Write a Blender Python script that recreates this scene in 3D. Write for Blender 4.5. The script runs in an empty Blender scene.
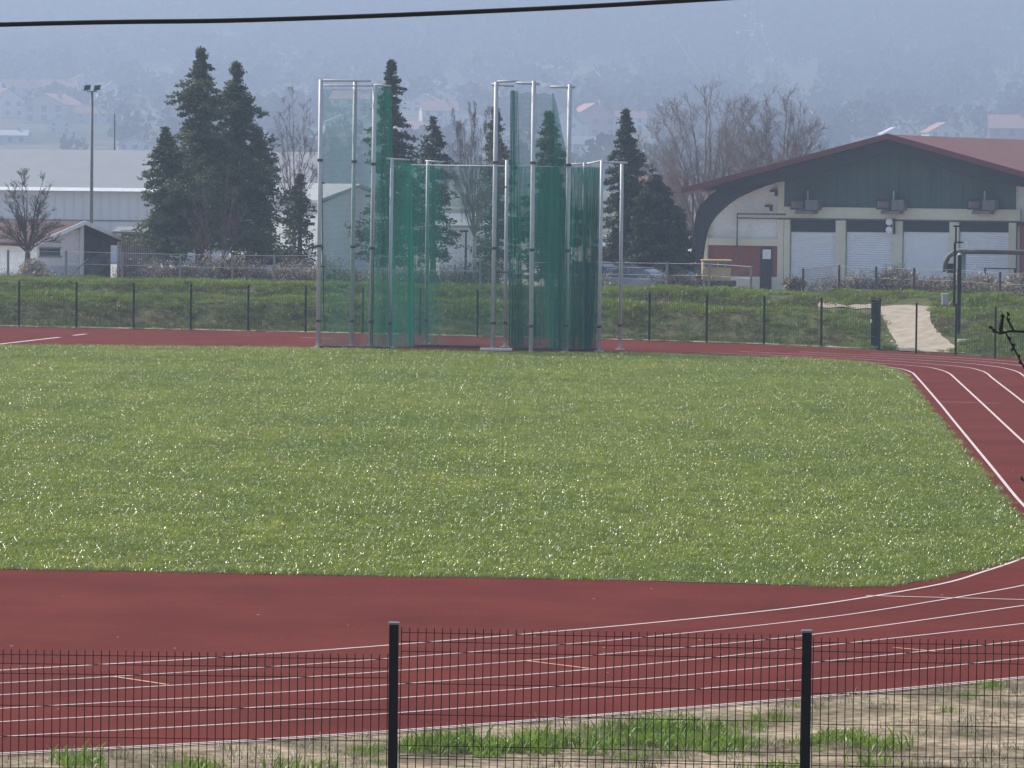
import bpy, bmesh, math, random
import numpy as np
from mathutils import Matrix, Vector, noise
R = math.radians
scn = bpy.context.scene
COL = scn.collection

# ------------------------------------------------------------------ camera
CAM_H, FPX, PITCH, ROLL = 6.53, 4634.0, math.atan(209/4634.0), 0.0105
cam = bpy.data.cameras.new('camera'); camo = bpy.data.objects.new('camera', cam); COL.objects.link(camo)
cam.sensor_width = 36; cam.lens = FPX/1024*36; cam.clip_start = .5; cam.clip_end = 12000
MR = (Matrix.Rotation(R(90)-PITCH, 3, 'X') @ Matrix.Rotation(ROLL, 3, 'Z'))
camo.matrix_world = Matrix.Translation((0, 0, CAM_H)) @ MR.to_4x4()
scn.camera = camo
# ------------------------------------------------------------------ sky, sun, exposure
SUN_EL, SUN_AZ = 42.0, -48.0        # degrees; azimuth measured from +Y towards +X
w = bpy.data.worlds.new("World"); scn.world = w; w.use_nodes = True
nt = w.node_tree; nt.nodes.clear()
sky = nt.nodes.new('ShaderNodeTexSky'); sky.sky_type = 'NISHITA'; sky.sun_disc = False
sky.sun_elevation = R(SUN_EL); sky.sun_rotation = R(SUN_AZ); sky.dust_density = 2.0
bg = nt.nodes.new('ShaderNodeBackground'); bg.inputs[1].default_value = 0.15
out = nt.nodes.new('ShaderNodeOutputWorld')
nt.links.new(sky.outputs[0], bg.inputs[0]); nt.links.new(bg.outputs[0], out.inputs[0])
sl = bpy.data.lights.new('sun', 'SUN'); sl.energy = 4.6; sl.angle = R(.5); sl.color = (1, .93, .82)
so = bpy.data.objects.new('sun', sl); COL.objects.link(so)
sd = Vector((math.sin(R(SUN_AZ))*math.cos(R(SUN_EL)), math.cos(R(SUN_AZ))*math.cos(R(SUN_EL)), math.sin(R(SUN_EL))))
so.rotation_euler = sd.to_track_quat('Z', 'Y').to_euler(); so.location = (-60, 150, 160)
scn.view_settings.view_transform = 'Standard'; scn.view_settings.look = 'None'
scn.view_settings.gamma = 1; scn.view_settings.use_curve_mapping = False
scn.view_settings.exposure = 0.60
scn.render.engine = 'CYCLES'
scn.cycles.max_bounces = 5; scn.cycles.diffuse_bounces = 3; scn.cycles.glossy_bounces = 2
scn.cycles.transmission_bounces = 2; scn.cycles.volume_bounces = 1; scn.cycles.transparent_max_bounces = 24
scn.cycles.use_denoising = True
HAZE_DENSITY, HAZE_COLOR, HAZE_G = 0.00058, (.375, .465, .635), 0.30

# ------------------------------------------------------------------ projection helpers
def ray(px, py): return (MR @ Vector(((px-512)/FPX, (384-py)/FPX, -1)))
def at(px, py, Y):
    d = ray(px, py); t = Y/d.y
    return Vector((d.x*t, Y, CAM_H+d.z*t))
def gp(px, py, z=0.0):
    d = ray(px, py); t = (z-CAM_H)/d.z
    return Vector((d.x*t, d.y*t, z))
def sstep(a, b, x):
    t = min(1, max(0, (x-a)/(b-a))); return t*t*(3-2*t)
def nz(x, y, s=1.0, o=0.0): return noise.noise(Vector((x/s+o, y/s-o, o*1.7)))

# ------------------------------------------------------------------ mesh helpers
class MB:
    def __init__(s): s.v = []; s.f = []
    def add(s, vs, fs):
        n = len(s.v); s.v += [tuple(p) for p in vs]; s.f += [tuple(i+n for i in f) for f in fs]; return s
    def box(s, x0, x1, y0, y1, z0, z1):
        return s.add([(x0,y0,z0),(x1,y0,z0),(x1,y1,z0),(x0,y1,z0),(x0,y0,z1),(x1,y0,z1),(x1,y1,z1),(x0,y1,z1)],
                     [(0,3,2,1),(4,5,6,7),(0,1,5,4),(1,2,6,5),(2,3,7,6),(3,0,4,7)])
    def tube(s, pts, rs, n=6, cap=True):
        pts = [Vector(p) for p in pts]
        if not isinstance(rs, (list, tuple)): rs = [rs]*len(pts)
        rings = []; vs = []
        for i, p in enumerate(pts):
            a = pts[max(0, i-1)]; b = pts[min(len(pts)-1, i+1)]
            d = (b-a); d = d.normalized() if d.length > 1e-9 else Vector((0,0,1))
            u = d.cross(Vector((0,1,0)) if abs(d.y) < .9 else Vector((1,0,0))).normalized(); v = d.cross(u)
            for k in range(n):
                an = 2*math.pi*k/n; vs.append(p+(u*math.cos(an)+v*math.sin(an))*rs[i])
        fs = []
        for i in range(len(pts)-1):
            for k in range(n):
                fs.append((i*n+k, i*n+(k+1)%n, (i+1)*n+(k+1)%n, (i+1)*n+k))
        if cap: fs += [tuple(range(n))[::-1], tuple(range((len(pts)-1)*n, len(pts)*n))]
        return s.add(vs, fs)
    def prism(s, poly, a, b, axis='y'):
        n = len(poly)
        def P(p, t): return (p[0], t, p[1]) if axis == 'y' else ((p[0], p[1], t) if axis == 'z' else (t, p[0], p[1]))
        vs = [P(p, a) for p in poly]+[P(p, b) for p in poly]
        fs = [tuple(range(n)), tuple(range(n, 2*n))[::-1]]+[(i, i+n, (i+1)%n+n, (i+1)%n) for i in range(n)]
        return s.add(vs, fs)
    def build(s, name, mat, parent=None, smooth=False, bevel=0):
        me = bpy.data.meshes.new(name); me.from_pydata(s.v, [], s.f); me.update()
        if not me.validate(): pass
        bm = bmesh.new(); bm.from_mesh(me); bmesh.ops.recalc_face_normals(bm, faces=bm.faces); bm.to_mesh(me); bm.free()
        o = bpy.data.objects.new(name, me); COL.objects.link(o)
        if mat: me.materials.append(mat)
        if smooth: me.polygons.foreach_set('use_smooth', [True]*len(me.polygons))
        if parent: o.parent = parent
        if bevel:
            m = o.modifiers.new('bevel', 'BEVEL'); m.width = bevel; m.segments = 2; m.limit_method = 'ANGLE'
        return o
def npmesh(name, V, F, mat, parent=None):     # V (n,3), F (m,k) with fixed k: no normal fixing
    me = bpy.data.meshes.new(name); V = np.asarray(V, np.float32); F = np.asarray(F, np.int32)
    m, k = F.shape
    me.vertices.add(len(V)); me.vertices.foreach_set('co', V.ravel())
    me.loops.add(m*k); me.loops.foreach_set('vertex_index', F.ravel())
    me.polygons.add(m); me.polygons.foreach_set('loop_start', np.arange(0, m*k, k, dtype=np.int32))
    me.polygons.foreach_set('loop_total', np.full(m, k, np.int32)); me.update(calc_edges=True)
    o = bpy.data.objects.new(name, me)
    if mat: me.materials.append(mat)
    COL.objects.link(o)
    if parent: o.parent = parent
    return o
def tag(o, label=None, cat=None, group=None, kind=None):
    if label: o['label'] = label
    if cat: o['category'] = cat
    if group: o['group'] = group
    if kind: o['kind'] = kind
    return o
def empty(name, loc, rz=0, label=None, cat=None, group=None):
    o = bpy.data.objects.new(name, None); COL.objects.link(o); o.location = loc; o.rotation_euler = (0, 0, rz)
    o.empty_display_size = .3
    return tag(o, label, cat, group)
def clone(o, parent=None):
    c = o.copy(); COL.objects.link(c)
    if parent: c.parent = parent
    for ch in list(o.children): clone(ch, c)
    return c

# ------------------------------------------------------------------ materials
def mat(name, base, rough=.8, var=.18, scale=3.0, detail=4, spec=.3, metal=0, bump=0, bscale=30, second=None, thr=(.4,.6), coord='Object', transl=0, vec=None):
    m = bpy.data.materials.new(name); m.use_nodes = True; t = m.node_tree; t.nodes.clear()
    o = t.nodes.new('ShaderNodeOutputMaterial'); p = t.nodes.new('ShaderNodeBsdfPrincipled')
    p.inputs['Roughness'].default_value = rough; p.inputs['Metallic'].default_value = metal
    p.inputs['Specular IOR Level'].default_value = spec
    tc = t.nodes.new('ShaderNodeTexCoord') if coord != 'World' else t.nodes.new('ShaderNodeNewGeometry')
    src = tc.outputs['Object'] if coord != 'World' else tc.outputs['Position']
    if vec:
        mp = t.nodes.new('ShaderNodeMapping'); mp.inputs['Scale'].default_value = vec
        t.links.new(src, mp.inputs[0]); src = mp.outputs[0]
    n = t.nodes.new('ShaderNodeTexNoise'); n.inputs['Scale'].default_value = scale; n.inputs['Detail'].default_value = detail
    n.inputs['Roughness'].default_value = .6
    t.links.new(src, n.inputs['Vector'])
    r = t.nodes.new('ShaderNodeValToRGB'); b = base
    r.color_ramp.elements[0].position = thr[0]-.15 if not second else thr[0]; r.color_ramp.elements[1].position = thr[1]+.15 if not second else thr[1]
    lo = [max(0, c*(1-var)) for c in b]; hi = [min(1, c*(1+var)) for c in b]
    if second: lo, hi = list(b), list(second)
    r.color_ramp.elements[0].color = (*lo, 1); r.color_ramp.elements[1].color = (*hi, 1)
    t.links.new(n.outputs['Fac'], r.inputs[0])
    col = r.outputs[0]
    if second:      # fine grain on top of the two-colour pattern
        n2 = t.nodes.new('ShaderNodeTexNoise'); n2.inputs['Scale'].default_value = scale*9; n2.inputs['Detail'].default_value = 3
        t.links.new(src, n2.inputs['Vector'])
        mr = t.nodes.new('ShaderNodeMapRange'); mr.inputs[3].default_value = 1-var; mr.inputs[4].default_value = 1+var
        mr.inputs[1].default_value = .3; mr.inputs[2].default_value = .7
        t.links.new(n2.outputs['Fac'], mr.inputs[0])
        mx = t.nodes.new('ShaderNodeVectorMath'); mx.operation = 'SCALE'
        t.links.new(col, mx.inputs[0]); t.links.new(mr.outputs[0], mx.inputs['Scale']); col = mx.outputs[0]
    t.links.new(col, p.inputs['Base Color'])
    if bump:
        bn = t.nodes.new('ShaderNodeTexNoise'); bn.inputs['Scale'].default_value = bscale; bn.inputs['Detail'].default_value = 5
        bu = t.nodes.new('ShaderNodeBump'); bu.inputs['Strength'].default_value = bump; bu.inputs['Distance'].default_value = .05
        t.links.new(src, bn.inputs['Vector']); t.links.new(bn.outputs['Fac'], bu.inputs['Height']); t.links.new(bu.outputs[0], p.inputs['Normal'])
    if transl:
        tr = t.nodes.new('ShaderNodeBsdfTranslucent'); ms = t.nodes.new('ShaderNodeMixShader'); ms.inputs[0].default_value = transl
        t.links.new(col, tr.inputs[0]); t.links.new(p.outputs[0], ms.inputs[1]); t.links.new(tr.outputs[0], ms.inputs[2])
        t.links.new(ms.outputs[0], o.inputs[0])
    else: t.links.new(p.outputs[0], o.inputs[0])
    m['col'] = 0
    return m
M = {}
M['soil'] = mat('soil', (.31,.245,.165), .95, .5, .6, 9, spec=.1, bump=.8, bscale=6, second=(.125,.10,.06), thr=(.38,.60), coord='World')
M['bank_soil'] = mat('bank_soil', (.06,.075,.028), .95, .4, .5, 6, spec=.1, second=(.10,.09,.045), thr=(.45,.65), coord='World')
M['field_soil'] = mat('field_soil', (.045,.07,.018), .95, .3, .6, 6, spec=.1, coord='World')
M['yard'] = mat('yard', (.36,.34,.31), .95, .2, .4, 6, spec=.1, coord='World')
M['pylon'] = mat('pylon_steel', (.72,.73,.74), .5, .08, 4, 3)
M['gravel'] = mat('gravel', (.31,.265,.205), .95, .3, 2.0, 6, spec=.1, bump=.4, bscale=12, coord='World')
M['line'] = mat('line_paint', (.50,.43,.40), .7, .15, 1.5, 5, coord='World')
M['line_orange'] = mat('orange_line', (.60,.28,.16), .7, .15, 2, 4, coord='World')
M['blade'] = mat('grass_blade', (.165,.225,.020), .32, .35, .16, 8, spec=.6, second=(.29,.33,.032), thr=(.34,.66), coord='World', transl=.42)
M['leafshine'] = mat('clover_leaf', (.25,.31,.045), .315, .3, .5, 4, spec=1.0, coord='World', transl=.2)
M['weed'] = mat('weed_leaf', (.18,.27,.035), .5, .35, 2, 4, spec=.4, coord='World', transl=.35)
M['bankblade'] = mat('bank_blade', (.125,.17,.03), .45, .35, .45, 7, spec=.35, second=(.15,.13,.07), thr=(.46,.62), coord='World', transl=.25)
M['sunlitblade'] = mat('sunlit_blade', (.165,.23,.03), .4, .35, .8, 5, spec=.5, coord='World', transl=.4)  # fresh green, lightened to paint in the sun grazing the bank crests
M['needle'] = mat('needle', (.075,.105,.055), .7, .4, .8, 5, spec=.25, transl=.25, coord='World')
M['needle_b'] = mat('needle_b', (.09,.12,.055), .7, .4, .8, 5, spec=.25, transl=.25, coord='World')
M['needle_d'] = mat('needle_d', (.06,.085,.045), .7, .4, .8, 5, spec=.2, transl=.2, coord='World')
M['cypress'] = mat('cypress', (.055,.078,.042), .75, .4, 1.2, 5, spec=.2, transl=.2, coord='World')
M['bark'] = mat('bark', (.085,.07,.055), .9, .3, 6, 5, spec=.15)
M['bark_pale'] = mat('bark_pale', (.24,.20,.165), .9, .3, 6, 5, spec=.15)
M['birchbark'] = mat('birchbark', (.42,.38,.34), .8, .3, 5, 5, second=(.12,.10,.09), thr=(.55,.75))
M['twig'] = mat('twig', (.20,.17,.15), .9, .25, 4, 4, spec=.15)
M['dryleaf'] = mat('dryleaf', (.36,.31,.22), .6, .35, 5, 4, spec=.35, transl=.2)
M['brush'] = mat('brush', (.13,.10,.085), .9, .3, 4, 4, spec=.2)
M['black_steel'] = mat('black_steel', (.006,.007,.008), .6, .2, 8, 3, spec=.2)
M['green_steel'] = mat('green_steel', (.01,.03,.027), .6, .2, 8, 3, spec=.25)
M['cap'] = mat('cap', (.18,.19,.2), .4, .1, 8, 3)
M['alu'] = mat('alu', (.54,.54,.54), .5, .10, 4, 4, metal=.0, spec=.5)
M['clamp'] = mat('clamp', (.09,.07,.07), .6, .2, 8, 3)
M['white'] = mat('white_paint', (.66,.66,.64), .8, .10, 1.5, 6)
M['white_dirty'] = mat('white_dirty', (.82,.81,.79), .85, .10, .8, 7, second=(.66,.65,.63), thr=(.5,.8))
M['cream'] = mat('cream', (.68,.64,.50), .85, .08, 1.2, 6)
M['brickred'] = mat('brick_red', (.25,.08,.058), .85, .16, 5, 6)
M['greenpanel'] = mat('green_panel', (.06,.115,.11), .6, .14, .9, 4, vec=(1,1,.15))
M['darkwood'] = mat('darkwood', (.022,.026,.028), .7, .2, 2, 4)
M['redroof'] = mat('red_roof', (.15,.055,.046), .7, .14, 1.5, 5)
M['tileroof'] = mat('tile_roof', (.050,.018,.015), .85, .25, 2.5, 5)
M['redfascia'] = mat('red_fascia', (.12,.04,.04), .6, .12, 1.5, 5)
M['shutter'] = mat('shutter', (.76,.76,.78), .6, .06, 2, 5, spec=.4)
M['darkgrey'] = mat('dark_grey', (.03,.037,.045), .8, .1, 3, 3)
M['ac'] = mat('ac_unit', (.16,.17,.165), .7, .25, 3, 5)
M['pipe'] = mat('pipe', (.12,.10,.09), .6, .3, 2, 5, second=(.20,.19,.18), thr=(.5,.7))
M['concrete'] = mat('concrete', (.30,.29,.27), .9, .15, 2, 6)
M['greyroof'] = mat('grey_roof', (.22,.235,.26), .7, .06, .5, 5)
M['greywall'] = mat('grey_wall', (.60,.60,.62), .8, .08, .3, 6, vec=(1,1,.25))
M['glass'] = mat('glass', (.03,.04,.05), .15, .1, 2, 2, spec=.6)
M['ochre'] = mat('ochre', (.36,.27,.15), .8, .25, 2, 6)
M['car_dark'] = mat('car_dark', (.05,.06,.08), .28, .05, 2, 2, spec=.6)
M['car_silver'] = mat('car_silver', (.20,.21,.23), .3, .05, 2, 2, metal=.4, spec=.6)
M['car_grey'] = mat('car_grey', (.16,.17,.19), .3, .05, 2, 2, metal=.3, spec=.6)
M['rubber'] = mat('rubber', (.02,.02,.02), .8, .1, 8, 3)
M['lamp'] = mat('lamp_glass', (.7,.7,.7), .2, .05, 5, 2, spec=.7)
M['tarp'] = mat('tarp', (.20,.23,.27), .6, .15, 3, 4)
M['plastic'] = mat('white_plastic', (.75,.75,.74), .5, .12, 4, 4)
M['rust'] = mat('rust', (.16,.06,.035), .8, .3, 5, 4)
M['hill'] = mat('hill_ground', (.05,.065,.03), .95, .3, .02, 7, spec=.05, second=(.15,.13,.08), thr=(.47,.60), coord='World')
M['wood'] = mat('hill_wood', (.060,.068,.038), .95, .3, .02, 5, spec=.05, second=(.085,.082,.05), thr=(.45,.6), coord='World')
for k, c in dict(h_white=(.70,.69,.66), h_cream=(.58,.52,.40), h_pink=(.62,.36,.30), h_grey=(.40,.41,.43), h_red=(.36,.14,.10), h_brown=(.20,.11,.08),
                 h_rose=(.40,.22,.18), h_slate=(.17,.18,.20)).items():
    M[k] = mat(k, c, .85, .08, .8, 5)

def track_mat():
    m = bpy.data.materials.new('track_rubber'); m.use_nodes = True; t = m.node_tree; p = t.nodes['Principled BSDF']
    g = t.nodes.new('ShaderNodeNewGeometry')
    n1 = t.nodes.new('ShaderNodeTexNoise'); n1.inputs['Scale'].default_value = .35; n1.inputs['Detail'].default_value = 7; n1.inputs['Roughness'].default_value = .65
    r1 = t.nodes.new('ShaderNodeValToRGB'); r1.color_ramp.elements[0].position = .3; r1.color_ramp.elements[1].position = .7
    r1.color_ramp.elements[0].color = (.088,.017,.0135, 1); r1.color_ramp.elements[1].color = (.130,.027,.020, 1)
    t.links.new(g.outputs['Position'], n1.inputs['Vector']); t.links.new(n1.outputs['Fac'], r1.inputs[0])
    n2 = t.nodes.new('ShaderNodeTexNoise'); n2.inputs['Scale'].default_value = 28; n2.inputs['Detail'].default_value = 3
    t.links.new(g.outputs['Position'], n2.inputs['Vector'])
    mr = t.nodes.new('ShaderNodeMapRange'); mr.inputs[1].default_value = .3; mr.inputs[2].default_value = .7; mr.inputs[3].default_value = .8; mr.inputs[4].default_value = 1.22
    t.links.new(n2.outputs['Fac'], mr.inputs[0])
    sc = t.nodes.new('ShaderNodeVectorMath'); sc.operation = 'SCALE'; t.links.new(r1.outputs[0], sc.inputs[0]); t.links.new(mr.outputs[0], sc.inputs['Scale'])
    # pale specks (bits of worn granule and dropped leaf)
    v = t.nodes.new('ShaderNodeTexVoronoi'); v.inputs['Scale'].default_value = 2.2; t.links.new(g.outputs['Position'], v.inputs['Vector'])
    lt = t.nodes.new('ShaderNodeMath'); lt.operation = 'LESS_THAN'; lt.inputs[1].default_value = .05; t.links.new(v.outputs['Distance'], lt.inputs[0])
    sp = t.nodes.new('ShaderNodeSeparateColor'); t.links.new(v.outputs['Color'], sp.inputs[0])
    g2 = t.nodes.new('ShaderNodeMath'); g2.operation = 'GREATER_THAN'; g2.inputs[1].default_value = .78; t.links.new(sp.outputs[0], g2.inputs[0])
    mu = t.nodes.new('ShaderNodeMath'); mu.operation = 'MULTIPLY'; t.links.new(lt.outputs[0], mu.inputs[0]); t.links.new(g2.outputs[0], mu.inputs[1])
    mx = t.nodes.new('ShaderNodeMix'); mx.data_type = 'RGBA'; mx.inputs[7].default_value = (.45,.35,.28,1)
    t.links.new(mu.outputs[0], mx.inputs[0]); t.links.new(sc.outputs[0], mx.inputs[6]); t.links.new(mx.outputs[2], p.inputs['Base Color'])
    p.inputs['Roughness'].default_value = .95; p.inputs['Specular IOR Level'].default_value = .03
    b = t.nodes.new('ShaderNodeBump'); b.inputs['Strength'].default_value = .35; b.inputs['Distance'].default_value = .02
    t.links.new(n2.outputs['Fac'], b.inputs['Height']); t.links.new(b.outputs[0], p.inputs['Normal'])
    return m
M['track'] = track_mat()
def net_mat(name, cov, col=(.013,.155,.115)):
    """green cord net: real 5 cm mesh, cord width chosen for the coverage, seen as holes in the sheet"""
    m = bpy.data.materials.new(name); m.use_nodes = True; t = m.node_tree; t.nodes.clear()
    o = t.nodes.new('ShaderNodeOutputMaterial'); tc = t.nodes.new('ShaderNodeTexCoord'); s = t.nodes.new('ShaderNodeSeparateXYZ')
    t.links.new(tc.outputs['UV'], s.inputs[0])
    duty = 1-math.sqrt(1-cov)
    outs = []
    for k in (0, 1):
        a = t.nodes.new('ShaderNodeMath'); a.operation = 'MULTIPLY'; a.inputs[1].default_value = 22.0; t.links.new(s.outputs[k], a.inputs[0])
        f = t.nodes.new('ShaderNodeMath'); f.operation = 'FRACT'; t.links.new(a.outputs[0], f.inputs[0])
        l = t.nodes.new('ShaderNodeMath'); l.operation = 'LESS_THAN'; l.inputs[1].default_value = duty; t.links.new(f.outputs[0], l.inputs[0]); outs.append(l)
    mx = t.nodes.new('ShaderNodeMath'); mx.operation = 'MAXIMUM'; t.links.new(outs[0].outputs[0], mx.inputs[0]); t.links.new(outs[1].outputs[0], mx.inputs[1])
    tr = t.nodes.new('ShaderNodeBsdfTransparent'); d = t.nodes.new('ShaderNodeBsdfDiffuse'); d.inputs[0].default_value = (*col, 1)
    tl = t.nodes.new('ShaderNodeBsdfTranslucent'); tl.inputs[0].default_value = (*col, 1)
    m1 = t.nodes.new('ShaderNodeMixShader'); m1.inputs[0].default_value = .45; t.links.new(d.outputs[0], m1.inputs[1]); t.links.new(tl.outputs[0], m1.inputs[2])
    m2 = t.nodes.new('ShaderNodeMixShader'); t.links.new(mx.outputs[0], m2.inputs[0]); t.links.new(tr.outputs[0], m2.inputs[1]); t.links.new(m1.outputs[0], m2.inputs[2])
    t.links.new(m2.outputs[0], o.inputs[0])
    return m

# ------------------------------------------------------------------ terrain
EK = [(-60,196),(-21,193),(-13,190.8),(-6,188.6),(0,186.2),(5,184.3),(9.5,181.6),(13,178.2),(16,173.5),(19,169),(24,160),(40,140)]
def E(x):
    if x <= EK[0][0]: return EK[0][1]
    for (a, ya), (b, yb) in zip(EK, EK[1:]):
        if x <= b: return ya+(yb-ya)*(x-a)/(b-a)
    return EK[-1][1]
P1 = [(-5,0),(1.6,0),(2.8,.10),(4.4,.95),(5.6,1.22),(7.2,1.15),(11,.80),(14.5,.85),(16.8,1.48),(18.2,1.57),(21,1.45),(26,.6),(60,.55),(74,0),(90,0)]
P2 = [(-5,0),(1.5,0),(3,.06),(13.5,1.10),(15,1.2),(17,1.2),(20,1.02),(23,1.05),(27,1.52),(28.5,1.58),(31,1.4),(37,.5),(60,.3),(80,0),(90,0)]
def prof(P, t):
    if t <= P[0][0] or t >= P[-1][0]: return 0
    for (a, za), (b, zb) in zip(P, P[1:]):
        if t <= b:
            return za+(zb-za)*(t-a)/(b-a)
HY = [480]+[1.25*v for v in (1100,1250,1400,1700,2100,2600,3000,3400,3800,4300)]
HZ = [0]+[6.5+(v-6.5)*1.25 for v in (3.5,8,14,26,43,76,107,139,176,226)]
def G(x, y):
    z = 0
    if y < 47.5:
        z = 2.35*sstep(48.5, 28, y)*1 if y > 28 else 2.35+(28-y)*.09
        z = min(z, 4.9)
        if y > 28: z = 2.35*(sstep(0, 1, (48.5-y)/20.5)*.45+.55*((48.5-y)/20.5)) if y < 48.5 else 0
    if 150 < y < 264:
        t = y-E(x); w2 = sstep(12.2, 14.6, x)
        z = prof(P1, t)*(1-w2)+prof(P2, t)*w2
        if z > .05: z += (.09*nz(x, y, 1.7, 3)+.05*nz(x, y, .7, 9)+.06*nz(x, y, 7, 5))*min(1, z)
    if y > 480:
        z = np.interp(y, HY, HZ)+sstep(1100, 1700, y)*(3*nz(x, y, 210, 2)+1.5*nz(x, y, 75, 6))+sstep(2800, 3600, y)*26*nz(x, y, 420, 2)
    return z
def hit(px, py, ymin=150):
    d = ray(px, py); Y = ymin; step = .25 if ymin < 400 else 2.0
    while Y < 5370:
        t = Y/d.y; x = d.x*t; z = CAM_H+d.z*t
        if z <= G(x, Y): return Vector((x, Y, G(x, Y)))
        Y += step
        if Y > 400: step = 3.0
    return Vector((x, Y, G(x, Y)))
ys = sorted(set([-30,-10,0,10,20,26] + list(np.arange(28, 62, 1.0)) + list(range(62, 150, 8)) + list(np.arange(150, 232, .4)) + list(range(234, 264, 3)) + list(range(264, 480, 20)) + list(range(480, 1300, 20)) + list(range(1300, 2900, 10)) + list(range(2900, 5380, 50))))
xs = sorted(set([-1250,-1100,-1000,-850,-700,-580,-480,-400,-330,-280,-240,-200,-170] + list(range(-174,-24,6)) + list(np.arange(-26, 27, .5)) + list(range(30, 175, 6)) + [170,200,240,280,330,400,480,580,700,850,1000,1100,1250]))
V = [(x, y, G(x, y)-.012) for y in ys for x in xs]; nx = len(xs)
def split_faces(cond):
    return [(j*nx+i, j*nx+i+1, (j+1)*nx+i+1, (j+1)*nx+i) for j in range(len(ys)-1) for i in range(nx-1) if cond((ys[j]+ys[j+1])/2, (xs[i]+xs[i+1])/2)]
def terr(name, cond, m):
    F = split_faces(cond); used = sorted({i for f in F for i in f}); mp = {a: b for b, a in enumerate(used)}
    o = npmesh(name, [V[i] for i in used], [[mp[i] for i in f] for f in F], m); o['kind'] = 'structure'
    o.data.polygons.foreach_set('use_smooth', [True]*len(o.data.polygons)); return o
me_ = terr('ground', lambda y, x: y < 480, M['soil'])
me_.data.materials.append(M['bank_soil']); me_.data.materials.append(M['yard'])
for p in me_.data.polygons:
    if p.center.y > 150: p.material_index = 1
    if p.center.y > 217: p.material_index = 2
terr('hill', lambda y, x: y >= 480, M['hill'])

def sheet(name, pts, z, m):
    """flat ground sheet from a closed outline (world XY)"""
    bm = bmesh.new(); vs = [bm.verts.new((p[0], p[1], z)) for p in pts]; f = bm.faces.new(vs)
    bmesh.ops.triangulate(bm, faces=[f]); bmesh.ops.recalc_face_normals(bm, faces=bm.faces)
    for f in bm.faces:
        if f.normal.z < 0: f.normal_flip()
    me = bpy.data.meshes.new(name); bm.to_mesh(me); bm.free(); me.materials.append(m)
    o = bpy.data.objects.new(name, me); COL.objects.link(o); o['kind'] = 'structure'; return o
def cr(pts, n=8):
    """Catmull-Rom through 2D points"""
    P = [Vector(p) for p in pts]; P = [P[0]*2-P[1]]+P+[P[-1]*2-P[-2]]; o = []
    for i in range(1, len(P)-2):
        for k in range(n):
            t = k/n; a, b, c, d = P[i-1:i+3]
            o.append(.5*((2*b)+(c-a)*t+(2*a-5*b+4*c-d)*t*t+(3*b-a-3*c+d)*t**3))
    o.append(P[-2]); return o
def ground_curve(pix, n=8): return cr([gp(*p).xy for p in pix], n)
near_edge = [(-90,759.5),(0,754.5),(200,744),(390,732),(624,713.5),(820,697),(1024,678),(1130,667)]
far_edge = [(1090,364),(1024,359),(994,357.3),(957,354.6),(916,352.4),(876,350.6),(824,348.2),(740,344.3),(640,341),(560,339),(480,337),(400,334.5),(310,332.4),(200,330.6),(100,328.8),(0,326.7),(-70,325.4)]
redpts = ground_curve(near_edge, 3)+[Vector((34, 62)), Vector((48, 90)), Vector((46, 140)), Vector((30, 165))]+ground_curve(far_edge, 3)+[Vector((-42, 190)), Vector((-42, 120)), Vector((-30, 60)), Vector((-12, 52))]
sheet('running_track', redpts, .0, M['track'])
grass_pix_near = [(-70,567.5),(0,569.3),(150,572),(300,575),(450,577.5),(600,580),(765,584.6),(848,587),(890,585.7),(931,579.5),(972,570),(1024,556.7),(1040,545),(1038,532),(1016,515),(989,483),(964,453),(921,399),(907,380),(900,373),(890,369),(870,364.4),(840,361.5),(790,358.8),(700,355.6),(640,354),(560,353.4),(480,352.4),(400,350.5),(300,348.8),(200,347.4),(100,346.6),(40,346),(0,346.5),(-70,348)]
field = ground_curve(grass_pix_near, 4)
sheet('infield_ground', field, .006, M['field_soil'])

def line_strip(name, pts, wd, z=.006, m=None):
    P = [Vector(p) for p in pts]; vs = []
    for i, p in enumerate(P):
        d = (P[min(i+1, len(P)-1)]-P[max(i-1, 0)]).normalized(); n = Vector((-d.y, d.x))*wd/2
        vs += [(*(p+n), z), (*(p-n), z)]
    return npmesh(name, vs, [(2*i, 2*i+1, 2*i+3, 2*i+2) for i in range(len(P)-1)], m or M['line'])
near_lines = [
 [(-60,674.5),(0,670.5),(200,658.8),(390,645.3),(624,625.6),(780,609.5),(866,597.5),(944,583.5),(983,572),(1018.5,560),(1045,547),(1055,530),(1024,505.8),(990,465),(952.6,419.5),(938,401.5),(915.5,375.7),(911,372.3),(906,370.2),(898.4,368.5),(884,366.4)],
 [(-60,687.5),(0,683.4),(200,671.5),(390,658.6),(624,639.3),(819,618.6),(936,601),(1024,585.4),(1060,575)],
 [(-60,699.5),(0,695.2),(200,684),(390,671.4),(624,652.8),(819,634),(1024,605.7),(1060,600)],
 [(-60,713),(0,708.8),(200,697.5),(390,685),(624,666.6),(897,638),(1024,623.7),(1060,619)],
 [(-60,726.5),(0,722.1),(200,711),(390,698.8),(624,681),(860,658),(1024,641),(1060,637)],
 [(-60,741.5),(0,737),(200,726),(390,713.6),(624,695.5),(860,675),(1024,658.4),(1060,655)],
 [(-60,757),(0,753.4),(200,743),(390,731),(624,712.7),(820,696),(1024,677),(1060,673.5)],
]
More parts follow.
